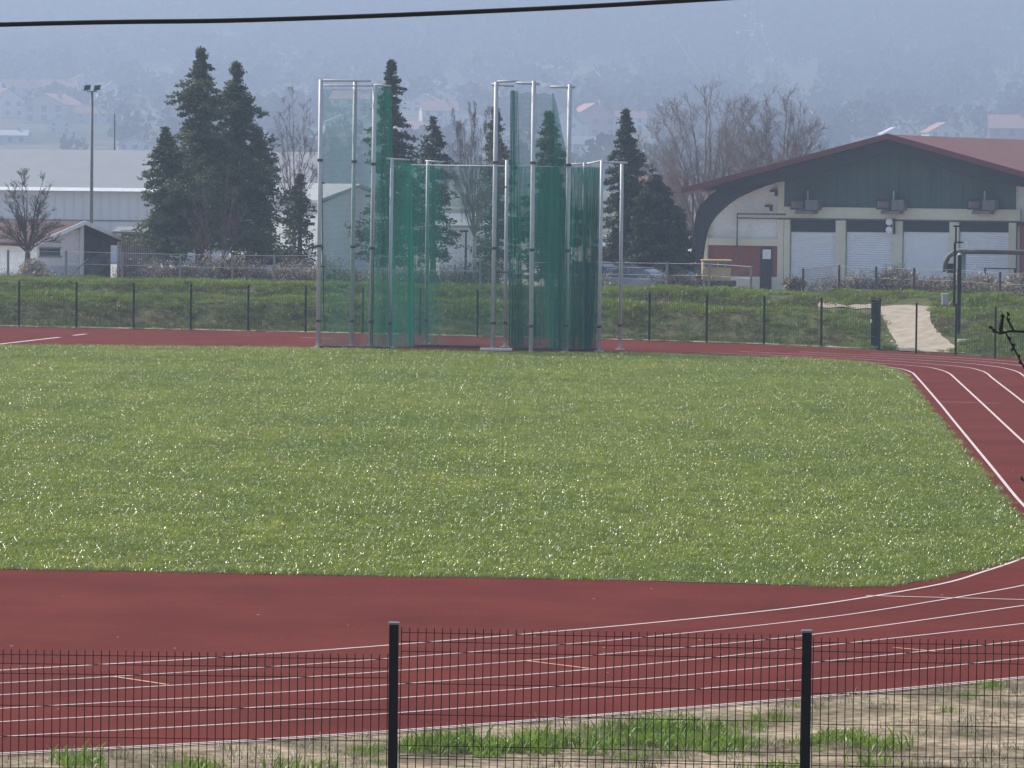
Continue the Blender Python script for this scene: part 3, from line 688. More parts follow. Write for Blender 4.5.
# ------------------------------------------------------------------ trees
def tree_root(name, base, label, cat, group=None): return empty(name, base, 0, label, cat, group)
def conifer(px, top_y, width_px, Y, label, seed, m='needle', base_z=None, low=.1, power=.75, n=6500, gap=.35, trunk_lean=0, qs=.082, droop=.25, name='conifer_tree', spars=.0, group=None, skew=0):
    r = np.random.default_rng(seed); top = at(px, top_y, Y); ppm = FPX/Y; bx = at(px, 280, Y).x+trunk_lean
    bz = base_z if base_z is not None else max(0, G(bx, Y))
    root = tree_root(name, (bx, Y, bz), label, 'tree', group)
    Ht = top.z-bz; Rm = width_px/ppm/2; ex = top.x-bx
    MB().tube([(ex*t, 0, Ht*t) for t in (0,.25,.5,.75,1.01)], [Rm*.07+.06, Rm*.06+.05, Rm*.04+.04, .05, .012], 8).build('trunk', M['bark'], root, smooth=True)
    nb = int(80+Ht*11); V = []; per = max(10, int(n*3.3)//nb); brm = MB(); kc = 9
    for b in range(nb):
        t = low+(1-low)*((b+r.random())/nb)**.95; a = r.random()*2*np.pi
        prof_ = (1-t)**power*min(1, .6+((t-low)/.15)*.4)*min(1, .14+(1-t)/.17)
        nn = noise.noise(Vector((math.cos(a)*1.1, math.sin(a)*1.1+seed*3.1, t*Ht*.42)))
        Lr = Rm*prof_*(.62+.60*r.random())*(1+gap*1.0*nn)+.05
        if r.random() < spars+max(0, -nn)*gap*.9: continue
        z0 = Ht*t; cx = ex*t; up = .25*Lr*(r.random()-.35)
        path = lambda q: np.array([cx+math.cos(a)*Lr*q, math.sin(a)*Lr*q, z0+up*q-droop*Lr*q*q])
        brm.tube([tuple(path(0)), tuple(path(.5)), tuple(path(.95))], [.035,.022,.01], 3, cap=False)
        ncl = max(2, int(2+Lr*2.4))
        for c in range(ncl):
            q = (c+r.random())/ncl; q = q**.8; c0 = path(q)+r.normal(0, (.04+.07*Lr)*(1.2-.9*q), 3)*np.array([1,1,.4]); sg = (.07+.06*Lr)*(1.25-.8*q)+.02*(1-t)
            k = max(kc, int(per/ncl*(.5+Lr/Rm)))
            V.append(c0+r.normal(0, 1, (k, 3))*np.array([sg*1.35, sg*1.35, sg*.6]))
    C = np.concatenate(V); k = len(C)
    d = r.normal(0, 1, (k, 3)); d[:, 2] *= .6; d /= np.linalg.norm(d, axis=1)[:, None]
    e = r.normal(0, 1, (k, 3)); e = np.cross(d, e); e /= np.linalg.norm(e, axis=1)[:, None]
    s = qs*(.6+.8*r.random(k))[:, None]
    Q = np.stack([C-d*s-e*s*.35, C-d*s*.2+e*s*.5, C+d*s+e*s*.1, C+d*s*.3-e*s*.5], 1).reshape(-1, 3)
    npmesh('crown', Q, np.arange(k*4).reshape(-1, 4), M[m], root); brm.build('branches', M['bark'], root)
    return root
def dome_tree(px, base_y, top_y, width_px, Y, label, seed, m='twig', mt='bark', base_z=0, limbs=14, fork=.25, rad=.2, low=.35, twigs=5, tr=.011, droop=0, stems=1, depth=.8, lean=0, up=.5):
    rnd = random.Random(seed); b = at(px, base_y, Y); top = at(px, top_y, Y); ppm = FPX/Y; Ht = top.z-base_z; rx = width_px/ppm/2
    root = tree_root('bare_tree', (b.x, Y, base_z), label, 'tree'); tb, bb = MB(), MB(); zc = Ht*low; rz = Ht-zc
    roots = []
    for k in range(stems):
        ox = (k-(stems-1)/2)*.35; f = Vector((ox*1.6+lean*.3, 0, Ht*fork*rnd.uniform(.85,1.1))); tb.tube([(ox*.4,0,-.2),(ox,0,f.z*.5),tuple(f)], [rad, rad*.85, rad*.7], 8); roots.append(f)
    def bez(a, c, d, n=7): return [a*(1-t)**2+c*2*t*(1-t)+d*t*t for t in [i/n for i in range(n+1)]]
    def jit(P, s_): return [P[0]]+[p+Vector((rnd.gauss(0,s_), rnd.gauss(0,s_), rnd.gauss(0,s_))) for p in P[1:]]
    for k in range(limbs):
        u = (k+.5)/limbs*2-1; u = math.copysign(abs(u)**.85, u)+rnd.gauss(0,.05); u = max(-.98, min(.98, u)); a = u*math.pi*.56; ph = rnd.uniform(-1,1)*depth; h = rnd.uniform(.78,1.0)
        end = Vector((math.sin(a)*rx*h*math.cos(ph*.8)+lean, math.sin(ph)*rx*h*.8, zc+max(-.35, math.cos(a)*math.cos(ph*.7))*rz*h)); st = roots[k*stems//limbs]
        ctl = st+Vector(((end.x-st.x)*.50, (end.y-st.y)*.5, (end.z-st.z)*up+.08*Ht)); P = jit(bez(st, ctl, end, 8), Ht*.005)
        r0 = rad*rnd.uniform(.20,.33); bb.tube(P, [max(tr, r0*(1-i/8.6)) for i in range(9)], 5, cap=False)
        for j in range(14):
            t = rnd.uniform(.16,.98); i0 = min(7, int(t*8)); p0 = P[i0].lerp(P[i0+1], t*8-i0); d0 = (P[min(8,i0+1)]-P[i0]).normalized()
            side = Vector((rnd.gauss(0,1), rnd.gauss(0,1), rnd.gauss(.35,.5))).normalized(); L = rx*rnd.uniform(.28,.5)*(1.15-t*.65)
            dirn = (d0*.9+side*.75).normalized(); e = p0+dirn*L; q = Vector(((e.x-lean)/rx, e.y/rx, (e.z-zc)/rz))
            if q.length > 1.0: e = Vector((q.x/q.length*rx+lean, q.y/q.length*rx, zc+q.z/q.length*rz))
            S = jit(bez(p0, (p0+e)/2+Vector((0,0,.06*L)), e, 4), L*.03); r1 = max(tr*1.1, r0*(1-t)*.5); bb.tube(S, [r1, r1*.85, r1*.7, tr, tr*.7], 4, cap=False)
            for w_ in range(twigs):
                tt = rnd.uniform(.15,1); i1 = min(3, int(tt*4)); s0 = S[i1].lerp(S[i1+1], tt*4-i1); td = (dirn*.8+Vector((rnd.gauss(0,.6), rnd.gauss(0,.6), rnd.gauss(.25,.4)))).normalized(); l2 = L*rnd.uniform(.3,.55); e2 = s0+td*l2
                if droop: e2 = s0+td*l2*.4+Vector((0,0,-droop*rnd.uniform(.5,1.3)))
                m2 = s0+td*l2*.5+Vector((rnd.gauss(0,.04), 0, .02)); bb.tube([s0, m2, e2], [tr, tr*.8, tr*.5], 3, cap=False)
                for _ in range(2):
                    s3 = m2.lerp(e2, rnd.random()); e3 = s3+(td+Vector((rnd.gauss(0,.7), rnd.gauss(0,.7), rnd.gauss(.1,.5)-droop))).normalized()*l2*.45; bb.tube([s3, e3], [tr*.7, tr*.4], 3, cap=False)
    tb.build('trunk', M[mt], root); bb.build('branches', M[m], root); return root
conifer(201, 49, 140, 231, 'tall dense conifer with a pointed top, left of its twin', 11, low=.18, power=.60, n=10500, gap=1.0, m='needle_b', qs=.082)
conifer(236, 62, 126, 234, 'tall dense conifer with a ragged top, right of its twin', 12, low=.18, power=.58, n=9500, gap=1.05, qs=.082)
conifer(166, 128, 72, 230, 'lower spreading conifer at the left foot of the tall pair', 13, low=.2, power=.5, n=3600, gap=.8)
conifer(258, 128, 62, 237, 'dark conifer leaning against the right side of the tall pair', 26, low=.22, power=.5, n=3800, gap=.8)
dome_tree(216, 281, 160, 80, 226.5, 'leafless pale grey tree standing in front of the tall conifers', 3, 'brush', 'bark', .6, limbs=8, fork=.24, rad=.14, low=.42, twigs=3, stems=2)
dome_tree(27, 282, 164, 70, 226, 'leafless dark tree in front of the low house with red roof', 5, 'bark', 'bark', .6, limbs=15, fork=.30, rad=.18, low=.45, twigs=6, lean=.1, tr=.009)
dome_tree(294, 275, 77, 60, 247, 'slender leafless brown tree between conifers and net cage', 8, 'twig', 'bark_pale', 0, limbs=15, fork=.3, rad=.13, low=.6, twigs=5, up=.6, tr=.009)
conifer(300, 175, 56, 243, 'thin dark pine with open layered boughs beside the leftmost cage pole', 14, low=.2, power=.45, n=2600, gap=.8, spars=.35, m='needle_d')
conifer(392, 61, 92, 240, 'tall dark spruce rising above the left side of the net cage', 15, low=.1, power=.72, n=7000, gap=.7, m='needle_d', qs=.082)
conifer(433, 117, 56, 243, 'narrow pine of separate foliage tiers near the middle of the cage', 16, low=.16, power=.35, n=3200, gap=.9, spars=.3, m='needle_d', qs=.082)
dome_tree(474, 275, 89, 70, 239, 'weeping birch with pale trunk and bare hanging twigs', 21, 'twig', 'birchbark', 0, limbs=14, fork=.34, rad=.14, low=.62, twigs=6, droop=.55, up=.6, tr=.009)
conifer(496, 108, 66, 244, 'brownish spruce behind the second group of tall cage poles', 17, low=.1, power=.7, n=3600, gap=.6, m='needle')
conifer(549, 112, 82, 246, 'broad spruce seen through the right-hand green net', 18, low=.08, power=.66, n=7000, gap=.6, m='needle')
conifer(626, 110, 64, 252, 'pointed spruce just right of the last cage pole', 19, low=.08, power=.52, n=7500, gap=.5, m='cypress')
conifer(655, 176, 66, 249, 'low broad dark evergreen behind the parked cars', 22, low=.05, power=.36, n=9000, gap=.3, m='cypress', qs=.12)
conifer(677, 208, 34, 253, 'dark evergreen tucked against the curved beam of the hall', 23, low=.04, power=.3, n=6000, gap=.3, m='cypress', qs=.12)
dome_tree(706, 282, 79, 164, 292, 'large leafless spreading tree behind the left end of the hall', 31, 'twig', 'bark_pale', 0, limbs=34, fork=.22, rad=.34, low=.40, twigs=8, tr=.011, stems=3)
dome_tree(776, 282, 83, 128, 300, 'second large leafless tree rising over the hall roof', 34, 'twig', 'bark_pale', 0, limbs=30, fork=.3, rad=.3, low=.48, twigs=8, tr=.011, stems=2)
dome_tree(806, 282, 124, 56, 310, 'smaller fine twigged leafless tree at the foot of the roof slope', 36, 'twig', 'bark_pale', 0, limbs=12, fork=.3, rad=.2, low=.5, twigs=6, tr=.014)

def shrub(pxc, base_y, w_px, h_px, Y, label, seed, leaves=300, m='brush', lm='dryleaf', name='shrub', qs=.06, z=None):
    r = random.Random(seed); b = at(pxc, base_y, Y); bz = z if z is not None else G(b.x, Y); ppm = FPX/Y; W = w_px/ppm/2; Ht = h_px/ppm
    root = empty(name, (b.x, Y, bz), 0, label, 'shrub'); mb = MB(); lf = []
    for i in range(70):
        a = r.random()*6.28; k = r.random()**.6; e = Vector((math.cos(a)*W*k, math.sin(a)*W*.8*k, Ht*(1-.35*k*k)*r.uniform(.7,1.05)))
        s0 = Vector((math.cos(a)*W*k*.35, math.sin(a)*W*.3*k, 0)); mid = s0.lerp(e, .5)+Vector((0,0,.12*Ht)); mb.tube([s0, mid, e], [.02,.013,.005], 3, cap=False)
        for _ in range(5):
            t = r.uniform(.3,1); p = s0.lerp(e, t)+Vector((0,0,.1*Ht*t*(1-t)*4)); q = p+Vector((r.gauss(0,1),r.gauss(0,1),abs(r.gauss(.4,.6)))).normalized()*Ht*.28
            mb.tube([p, q], [.009,.004], 3, cap=False)
    mb.build('branches', M[m], root)
    C = []
    for _ in range(leaves):
        a = r.random()*6.28; k = r.random()**.5; C.append((math.cos(a)*W*k, math.sin(a)*W*.8*k, Ht*(r.random()**.7)*(1-.3*k*k)))
    C = np.array(C); rg = np.random.default_rng(seed); n = len(C); d = rg.normal(0,1,(n,3)); d /= np.linalg.norm(d,axis=1)[:,None]; e = np.cross(d, rg.normal(0,1,(n,3))); e /= np.linalg.norm(e,axis=1)[:,None]
    s = qs*(.6+.9*rg.random(n))[:,None]; Q = np.stack([C-d*s, C+e*s*.7, C+d*s, C-e*s*.7],1).reshape(-1,3)
    npmesh('leaves', Q, np.arange(n*4).reshape(-1,4), M[lm], root); return root
shrub(33, 281, 30, 30, 221, 'round mound of dry pale creeper at the foot of the dark leafless tree', 1, 900, z=.9)
shrub(296, 281, 52, 36, 224, 'dark reddish brown leafless bush beside the leftmost cage pole', 2, 120, z=.8)
shrub(895, 290, 46, 34, 206, 'rounded brown leafless bush in front of the hall shutters', 3, 150, z=1.2)
shrub(186, 281, 52, 26, 222, 'pale dry bramble thicket under the tall conifers', 4, 1100, z=.9)
shrub(140, 282, 30, 20, 221, 'low dry bramble beside the corrugated shed', 5, 300, z=.9)
shrub(245, 283, 50, 24, 223, 'grey twiggy bush to the right of the conifer trunks', 6, 450, z=.9)
shrub(355, 284, 40, 22, 220, 'speckled dry bush seen through the left net', 7, 650, z=.9)
shrub(405, 284, 46, 26, 221, 'dense dry bush at the inner edge of the left net', 8, 800, z=.9)
shrub(458, 285, 46, 24, 220, 'dry bush behind the middle of the net cage', 9, 700, z=.9)
shrub(682, 288, 34, 24, 214, 'small pale leaved bush right of the parked cars', 10, 420, z=1.0)
shrub(795, 291, 26, 22, 206, 'dry creeper by the first shutter of the hall', 13, 480, z=1.2)
shrub(935, 291, 42, 22, 207, 'pale flecked hedge bush left of the pipe posts', 14, 800, z=1.2)
shrub(985, 292, 36, 24, 208, 'pale flecked hedge bush right of the pipe posts', 15, 800, z=1.2)
shrub(1018, 292, 34, 26, 207, 'pale flecked hedge bush at the right edge of the photo', 16, 800, z=1.2)
shrub(850, 316, 30, 16, 184.5, 'low purple brown dry shrub on the slope beside the open gate', 17, 60, z=.35)
shrub(415, 232, 60, 34, 262, 'pale blossoming bush under the narrow pine', 18, 1400, lm='plastic', qs=.07, z=1.3)

def brush(name, runs, label):
    r = np.random.default_rng(41); mb = MB(); C = []; rd = random.Random(8)
    for a, b, off, hgt, n in runs:
        for _ in range(n):
            px = rd.uniform(a, b); Y = 212
            for _k in range(6): X = at(px, 283, Y).x; w2 = sstep(12.2,14.6,X); Y = E(X)+off+10*w2
            Y += rd.uniform(-.8, .8); h = hgt*(.35+.65*rd.random())*(.75+.6*nz(X, 0, 2.2, 4)); p = Vector((X, Y, G(X, Y)-.1)); q = p+Vector((rd.gauss(0,.25), rd.gauss(0,.25), h))
            mid = (p+q)/2+Vector((rd.gauss(0,.12), 0, 0)); mb.tube([p, mid, q], [.014,.010,.005], 3, cap=False)
            for _k in range(3):
                s0 = mid.lerp(q, rd.random()); e = s0+Vector((rd.gauss(0,.25), rd.gauss(0,.2), rd.gauss(.1,.16))); mb.tube([s0, e], [.008,.004], 3, cap=False)
                if nz(X, Y, 1.6, 21) > -.05:
                    for _j in range(2): C.append(tuple(e+Vector((rd.gauss(0,.09), rd.gauss(0,.09), rd.gauss(0,.09)))))
    mb.build(name, M['brush']); o = bpy.data.objects[name]; n = len(mb.v); C = np.array(C); k = len(C)
    d = r.normal(0,1,(k,3)); d /= np.linalg.norm(d,axis=1)[:,None]; e = np.cross(d, r.normal(0,1,(k,3))); e /= np.linalg.norm(e,axis=1)[:,None]
    s = .05*(.5+r.random(k))[:,None]; Q = np.stack([C-d*s, C+e*s*.7, C+d*s, C-e*s*.7],1).reshape(-1,3)
    l = npmesh('leaves', Q, np.arange(k*4).reshape(-1,4), M['dryleaf'], o); tag(o, label, 'brush', kind='stuff'); return o
brush('dry_brush', [(118,505,22,1.7,1700),(505,600,23,1.3,200),(655,702,23,1.6,220),(795,1045,21.5,1.35,900),(-30,60,22,1.0,200)], 'tangled leafless brush and pale dead leaves behind the chain link fence')
# ------------------------------------------------------------------ buildings
class Frame:
    """local frame of a building: u along its facade, v into depth, w up"""
    def __init__(s, px, Y, th):
        s.o = Vector((at(px, 285, Y).x, Y, 0)); s.th = th; s.u = Vector((math.cos(th), math.sin(th), 0)); s.n = Vector((-math.sin(th), math.cos(th), 0))
    def loc(s, px, py, off=0):
        d = ray(px, py); c = Vector((0, 0, CAM_H)); t = (s.o+s.n*off-c).dot(s.n)/d.dot(s.n); p = c+d*t
        return (p-s.o).dot(s.u), p.z
    def root(s, name, label, cat='building'): return empty(name, s.o, s.th, label, cat)
# --- the hall with shutters
hf = Frame(704, 272, -R(22)); hall = hf.root('warehouse_hall', 'hall with dark green gable, red roof, cream frame and four shutters', 'hall')
U = lambda px, py=240, off=0: hf.loc(px, py, off)[0]
Z = lambda px, py, off=0: hf.loc(px, py, off)[1]
OV = -3.0
apx = hf.loc(888, 134.5, OV); eL = hf.loc(682, 189, OV); slope = (apx[1]-eL[1])/(apx[0]-eL[0]); eR = (apx[0]*2-eL[0], eL[1])
DEP = 40
# roof slabs: (left and right) with thickness
for (e, s) in ((eL, 1), (eR, -1)):
    m_ = MB(); th = .22
    m_.add([(apx[0], OV, apx[1]), (e[0], OV, e[1]), (e[0], DEP, e[1]), (apx[0], DEP, apx[1]),
            (apx[0], OV, apx[1]-th), (e[0], OV, e[1]-th), (e[0], DEP, e[1]-th), (apx[0], DEP, apx[1]-th)],
           [(0,1,2,3),(4,7,6,5),(0,4,5,1),(1,5,6,2),(2,6,7,3),(3,7,4,0)])
    rf = m_.build('roof', M['redroof'], hall)
    rb = MB(); n = 60
    for k in range(n):
        v = OV+.4+(DEP-OV-.8)*k/n
        rb.add([(apx[0], v, apx[1]+.03), (e[0], v, e[1]+.03), (e[0], v+.06, e[1]+.03), (apx[0], v+.06, apx[1]+.03), (apx[0], v+.03, apx[1]-.02), (e[0], v+.03, e[1]-.02)], [(0,1,2,3)])
    rb.build('roof_seam', M['redroof'], rf)
    # verge board on the gable edge, then the dark rafter beneath it
    m_ = MB(); m_.prism([(apx[0], apx[1]+.06), (e[0], e[1]+.06), (e[0], e[1]-.27), (apx[0], apx[1]-.27)], OV-.08, OV-.01); m_.build('verge_board', M['redfascia'], hall)
    m_ = MB(); m_.prism([(apx[0], apx[1]-.29), (e[0]+s*1.0, e[1]-.29+slope*1.0), (e[0]+s*6.5, e[1]-1.15+slope*6.5), (apx[0], apx[1]-1.0)], OV+.3, OV+.7); m_.build('rafter', M['darkwood'], hall)
uL, uR = U(704), apx[0]*2-U(704)
zEave = lambda u: apx[1]-slope*abs(u-apx[0])-.28
zb0, zb1 = Z(784, 219), Z(784, 206.5)
uP0, uP1 = U(784), U(1014)
# body behind (walls)
m_ = MB(); m_.prism([(uL+.02, 0), (uR-.02, 0), (uR-.02, zEave(uR)), (apx[0], zEave(apx[0])), (uL+.02, zEave(uL))], .30, DEP-1); m_.build('wall', M['white_dirty'], hall)
m_ = MB(); m_.prism([(uP0, zb1), (uP1, zb1), (uP1, zEave(uP1)-.02), (apx[0], zEave(apx[0])-.02), (uP0, zEave(uP0)-.02)], .12, .28); gp_ = m_.build('gable_panel', M['greenpanel'], hall)
m_ = MB(); n = 22
for k in range(1, n):
    u = uP0+(uP1-uP0)*k/n; m_.box(u-.02, u+.02, .095, .118, zb1, zEave(u)-.05)
m_.build('panel_rib', M['greenpanel'], gp_)
MB().box(uP0-.35, uP1+.35, -.02, .29, zb0+.03, zb1-.01).build('lintel_beam', M['cream'], hall)
MB().tube([(uP0-2.8, -.09, zb0+.02), (uP1+.5, -.09, zb0+.02)], .045, 6).build('conduit', M['pipe'], hall)
for a, b in ((704,707.5),(777.5,783.5),(784,789.5),(835.5,845.2),(892,902),(949.2,958.6),(1008.5,1016)):
    MB().box(U(a), U(b), .0, .285, 0, zb0 if a > 783.8 else zEave(U(a))-.05).build('column', M['cream'], hall)
zs0, zs1 = 0, zb0
for i, (a, b) in enumerate(((790,835),(845.7,891.5),(902.4,948.8),(959,1008))):
    ua, ub = U(a)+.02, U(b)-.02; zd = Z(a, 231.8)
    MB().box(ua, ub, .16, .24, zd, zb0).build('shutter_top_band', M['darkgrey'], hall)  # dark band across the top of each shutter
    m_ = MB(); ns = 26
    pl = []
    for k in range(ns):
        z0 = zs0+(zd-zs0)*k/ns; z1 = zs0+(zd-zs0)*(k+1)/ns
        if i == 2: m_.box(ua, ub, .2, .23, z0, z1-.001)
        else:
            m_.add([(ua,.20,z0),(ub,.20,z0),(ub,.165,(z0*.6+z1*.4)),(ua,.165,(z0*.6+z1*.4)),(ub,.195,z1),(ua,.195,z1)], [(0,1,2,3),(3,2,4,5)])
    m_.build('shutter', M['shutter'], hall)
# left bay: cream beam, red brick panel, door
zc0, zc1 = Z(740, 245.5), Z(740, 238.5)
MB().box(U(704)-.01, U(777.5)-.01, .05, .296, zc0, zc1).build('sill_beam', M['cream'], hall)
MB().box(U(708), U(776.8), .18, .292, .75, zc0).build('brick_panel', M['brickred'], hall)
MB().box(U(708), U(776.8), .12, .293, 0, .74).build('plinth', M['cream'], hall)
dr = MB().box(U(760), U(771.3), .08, .17, 0, zc0-.1).build('door', M['darkgrey'], hall)
MB().box(U(762.5), U(770.8), .05, .075, Z(765,259), zc0-.2).build('door_window', M['shutter'], dr)
# curved beam from the ground to the gable
oc = [(694.5,292),(694,265),(694.3,242),(698,213.6),(707,200),(724,186.5),(748,178),(776,170)]
ic = [(701,292),(701.5,262),(705,238),(709,225),(718,213),(734,200),(757,189),(786,179)]
Po = cr([Vector(hf.loc(x, y, -1.6)) for x, y in oc], 6); Pi = cr([Vector(hf.loc(x, y, -1.6)) for x, y in ic], 6)
m_ = MB(); n = len(Po)
vs = [(p.x, -1.9, p.y) for p in Po]+[(p.x, -1.9, p.y) for p in Pi]+[(p.x, -1.3, p.y) for p in Po]+[(p.x, -1.3, p.y) for p in Pi]
fs = []
for i in range(n-1): fs += [(i, i+1, n+i+1, n+i), (2*n+i, 3*n+i, 3*n+i+1, 2*n+i+1), (i, 2*n+i, 2*n+i+1, i+1), (n+i, n+i+1, 3*n+i+1, 3*n+i)]
m_.add(vs, fs); m_.build('curved_beam', M['darkwood'], hall)
m_ = MB(); m_.tube([(*[hf.loc(693,191,-2)[0]], -2.0, hf.loc(693,194,-2)[1]), (hf.loc(693,191,-2)[0], -2.0, 0)], .06, 6); m_.build('downpipe', M['redfascia'], hall)
# conduit on the white wall
m_ = MB(); c1 = hf.loc(737.5, 213.8); c2 = hf.loc(737.5, 262); c3 = hf.loc(786, 213.8)
m_.tube([(c3[0], -.03, c1[1]), (c1[0], -.03, c1[1]), (c1[0], -.03, c2[1])], .05, 6); m_.build('conduit', M['pipe'], hall)
for (x, y) in ((773,191),(768,206)):
    c = hf.loc(x, y); MB().box(c[0]-.2, c[0]+.2, .0, .28, c[1]-.06, c[1]+.06).box(c[0]+.1, c[0]+.18, .02, .27, c[1]-.3, c[1]+.05).build('wall_bracket', M['darkwood'], hall)
# wall fan units on the beam
for i, (x0, x1) in enumerate(((791,819),(877,905),(968,996))):
    a = hf.loc(x0, 199.5, -.9); b = hf.loc(x1, 209, -.9); ft = MB(); wd = b[0]-a[0]
    fan = empty('ventilation_unit', hf.o+hf.u*((a[0]+b[0])/2)+hf.n*(-.1)+Vector((0,0,b[1]-.35)), hf.th,
                ['weathered ventilation unit above the shutter nearest the brick panel','weathered ventilation unit under the ridge, above the round lamps','weathered ventilation unit above the shutter behind the pipe'][i], 'ventilation unit', 'ventilation units on the hall')
    h0 = .3; h1 = a[1]-b[1]+.35
    MB().box(-wd/2, wd*.02, -.95, -.05, h0, h1).build('fan_housing', M['darkgrey'], fan, bevel=.03)
    MB().prism([(wd*.03, h0), (wd*.42, h0-.05), (wd*.5, h0+.2), (wd*.46, h1), (wd*.03, h1)], -.95, -.08).build('duct_cowl', M['ac'], fan, bevel=.03)
    MB().box(-wd*.36, wd*.3, -.8, .0, .05, .24).box(-wd*.3,-wd*.24,-.8,-.7,.2,.32).build('support_frame', M['ac'], fan)
    MB().tube([(0,-.3,h1), (0,-.3,h1+.5)], .045, 6).build('flue', M['alu'], fan)
    MB().prism([(-wd*.45,h0+.1),(-wd*.05,h0+.1),(-wd*.05,h1-.1),(-wd*.45,h1-.1)], -.985, -.955).build('grille', M['pipe'], fan)
c = hf.loc(891, 222, -.3); bl = empty('bell_lamp', hf.o+hf.u*c[0]+Vector((0,0,c[1]-.5))+hf.n*(-.05), hf.th, 'pair of round white lamps on a bracket between the middle shutters', 'lamp')
MB().box(.12,.2,-.2,-.02,-.2,.7).build('bracket', M['darkwood'], bl)
for z in (.05,.5): MB().tube([(-.05,-.5,z),(-.05,-.38,z),(-.05,-.2,z)], [.19,.2,.06], 12).build('lamp_shade', M['plastic'], bl)

# --- low house with red roof, left
lf_ = Frame(35, 244, R(38)); lh = lf_.root('low_house', 'low white house with red tiled roof and open porch', 'house')
A = lf_.loc(85, 221.5, -.5); B = lf_.loc(34, 243.5, -.5); sl_ = (A[1]-B[1])/(A[0]-B[0]); C_ = (A[0]+(A[0]-B[0])*.98, A[1]-sl_*(A[0]-B[0])*.98)
for e in (B, C_):
    m_ = MB(); m_.prism([(A[0],A[1]),(e[0],e[1]),(e[0],e[1]-.16),(A[0],A[1]-.16)], -.5, 22); rf = m_.build('roof', M['tileroof'], lh)
    MB().prism([(A[0],A[1]+.05),(e[0],e[1]+.05),(e[0],e[1]-.17),(A[0],A[1]-.17)], -.56, -.51).build('verge_board', M['white_dirty'], lh)
wl = lf_.loc(84, 260)[0]; ze = lambda u: A[1]-sl_*abs(u-A[0])-.18
u0_ = B[0]+.5; u1_ = C_[0]-.3
MB().prism([(u0_,0),(wl,0),(wl,ze(wl)),(u0_,ze(u0_))], 0, 21).build('wall', M['white_dirty'], lh)
MB().prism([(wl+.01,0),(u1_,0),(u1_,ze(u1_)),(A[0],ze(A[0]))] if wl < A[0] else [(wl+.01,0),(u1_,0),(u1_,ze(u1_)),(wl+.01,ze(wl+.01))], 1.3, 21).build('rear_wall', M['ac'], lh)
wa = lf_.loc(39.5, 248.5); wb = lf_.loc(60, 255.5)
wn = MB().box(wa[0], wb[0], -.03, .0, wb[1], wa[1]).build('window', M['glass'], lh); MB().box(wa[0]-.06, wb[0]+.06, -.09, -.035, wb[1]-.10, wb[1]-.01).build('sill', M['concrete'], wn)
MB().box(wa[0]-.05, wb[0]+.05, -.06, -.032, wa[1], wa[1]+.06).build('frame', M['concrete'], wn)
for px in (83,120): 
    u = lf_.loc(px, 260, -.3)[0]; MB().box(u-.07,u+.07,-.25,-.11,0,ze(u)-.02).build('porch_post', M['white_dirty'], lh)
MB().box(u0_, wl, -.03, -.002, 0, lf_.loc(60,266)[1]).build('plinth', M['greywall'], lh)
MB().box(wl+.4, u1_-.3, 1.2, 1.29, .9, 1.9).build('glazing', M['glass'], lh)

# --- long grey warehouse, far left
def slabhouse(name, px0, px1, y_eave, y_ridge, Y, dY, wallm, roofm, label, cat, gutter=True, zb=0, door=()):
    a = at(px0, y_eave, Y); b = at(px1, y_eave, Y); rz = at((px0+px1)/2, y_ridge, Y+dY).z; root = empty(name, ((a.x+b.x)/2, Y, zb), 0, label, cat)
    W = (b.x-a.x)/2; ze_ = (a.z+b.z)/2-zb; zr = rz-zb
    MB().prism([(0,0),(dY*2,0),(dY*2,ze_-.05),(dY,zr-.1),(0,ze_-.05)], -W, W, 'x').build('wall', wallm, root)
    m_ = MB(); m_.add([(-W-.4,-.5,ze_-.1),(W+.4,-.5,ze_-.1),(W+.4,dY,zr+.02),(-W-.4,dY,zr+.02),(W+.4,dY*2+.5,ze_-.1),(-W-.4,dY*2+.5,ze_-.1)], [(0,1,2,3),(3,2,4,5)])
    rf = m_.build('roof', roofm, root); sd_ = rf.modifiers.new('thick','SOLIDIFY'); sd_.thickness = .12; sd_.offset = -1
    if gutter: MB().prism([(-.95,ze_-.20),(-.53,ze_+.04),(-.53,ze_-.20)], -W-.42, W+.42, 'x').build('gutter', M['plastic'], root)
    return root, W, ze_
wr, W_, z_ = slabhouse('warehouse', -60, 308, 188.5, 150.5, 330, 9, M['greywall'], M['greyroof'], 'long pale grey warehouse with shallow roof and white gutter', 'warehouse')
MB().box(-W_, W_, -.06, -.005, z_-2.35, z_-2.25).build('wall_trim', M['ac'], wr)
rb = MB()
for k in range(40):
    x = -W_+2*W_*(k+.5)/40; rb.box(x-.03, x+.03, -.05, -.003, 0, z_-.3)
rb.build('wall_rib', M['greywall'], wr)
# --- white gabled building behind the cage
gf = Frame(322, 300, R(20)); gb_ = gf.root('gabled_building', 'white gabled building with pale roof seen through the left net', 'building')
A = gf.loc(361, 184, -.4); B = gf.loc(318, 200, -.4); C_ = (A[0]*2-B[0], B[1])
for e in (B, C_): MB().prism([(A[0],A[1]),(e[0],e[1]),(e[0],e[1]-.2),(A[0],A[1]-.2)], -.4, 22).build('roof', M['greyroof'], gb_)
MB().prism([(B[0]+.4,0),(C_[0]-.4,0),(C_[0]-.4,B[1]-.2),(A[0],A[1]-.22),(B[0]+.4,B[1]-.2)], 0, 21).build('wall', M['h_grey'], gb_)
slabhouse('low_shed', 440, 512, 224, 214, 296, 5, M['greywall'], M['greyroof'], 'pale blue grey shed behind the weeping birch', 'shed', False)
slabhouse('low_house', 632, 688, 190, 176, 330, 5, M['h_rose'], M['redroof'], 'house with red roof between the dark evergreen and large bare tree', 'house', False)
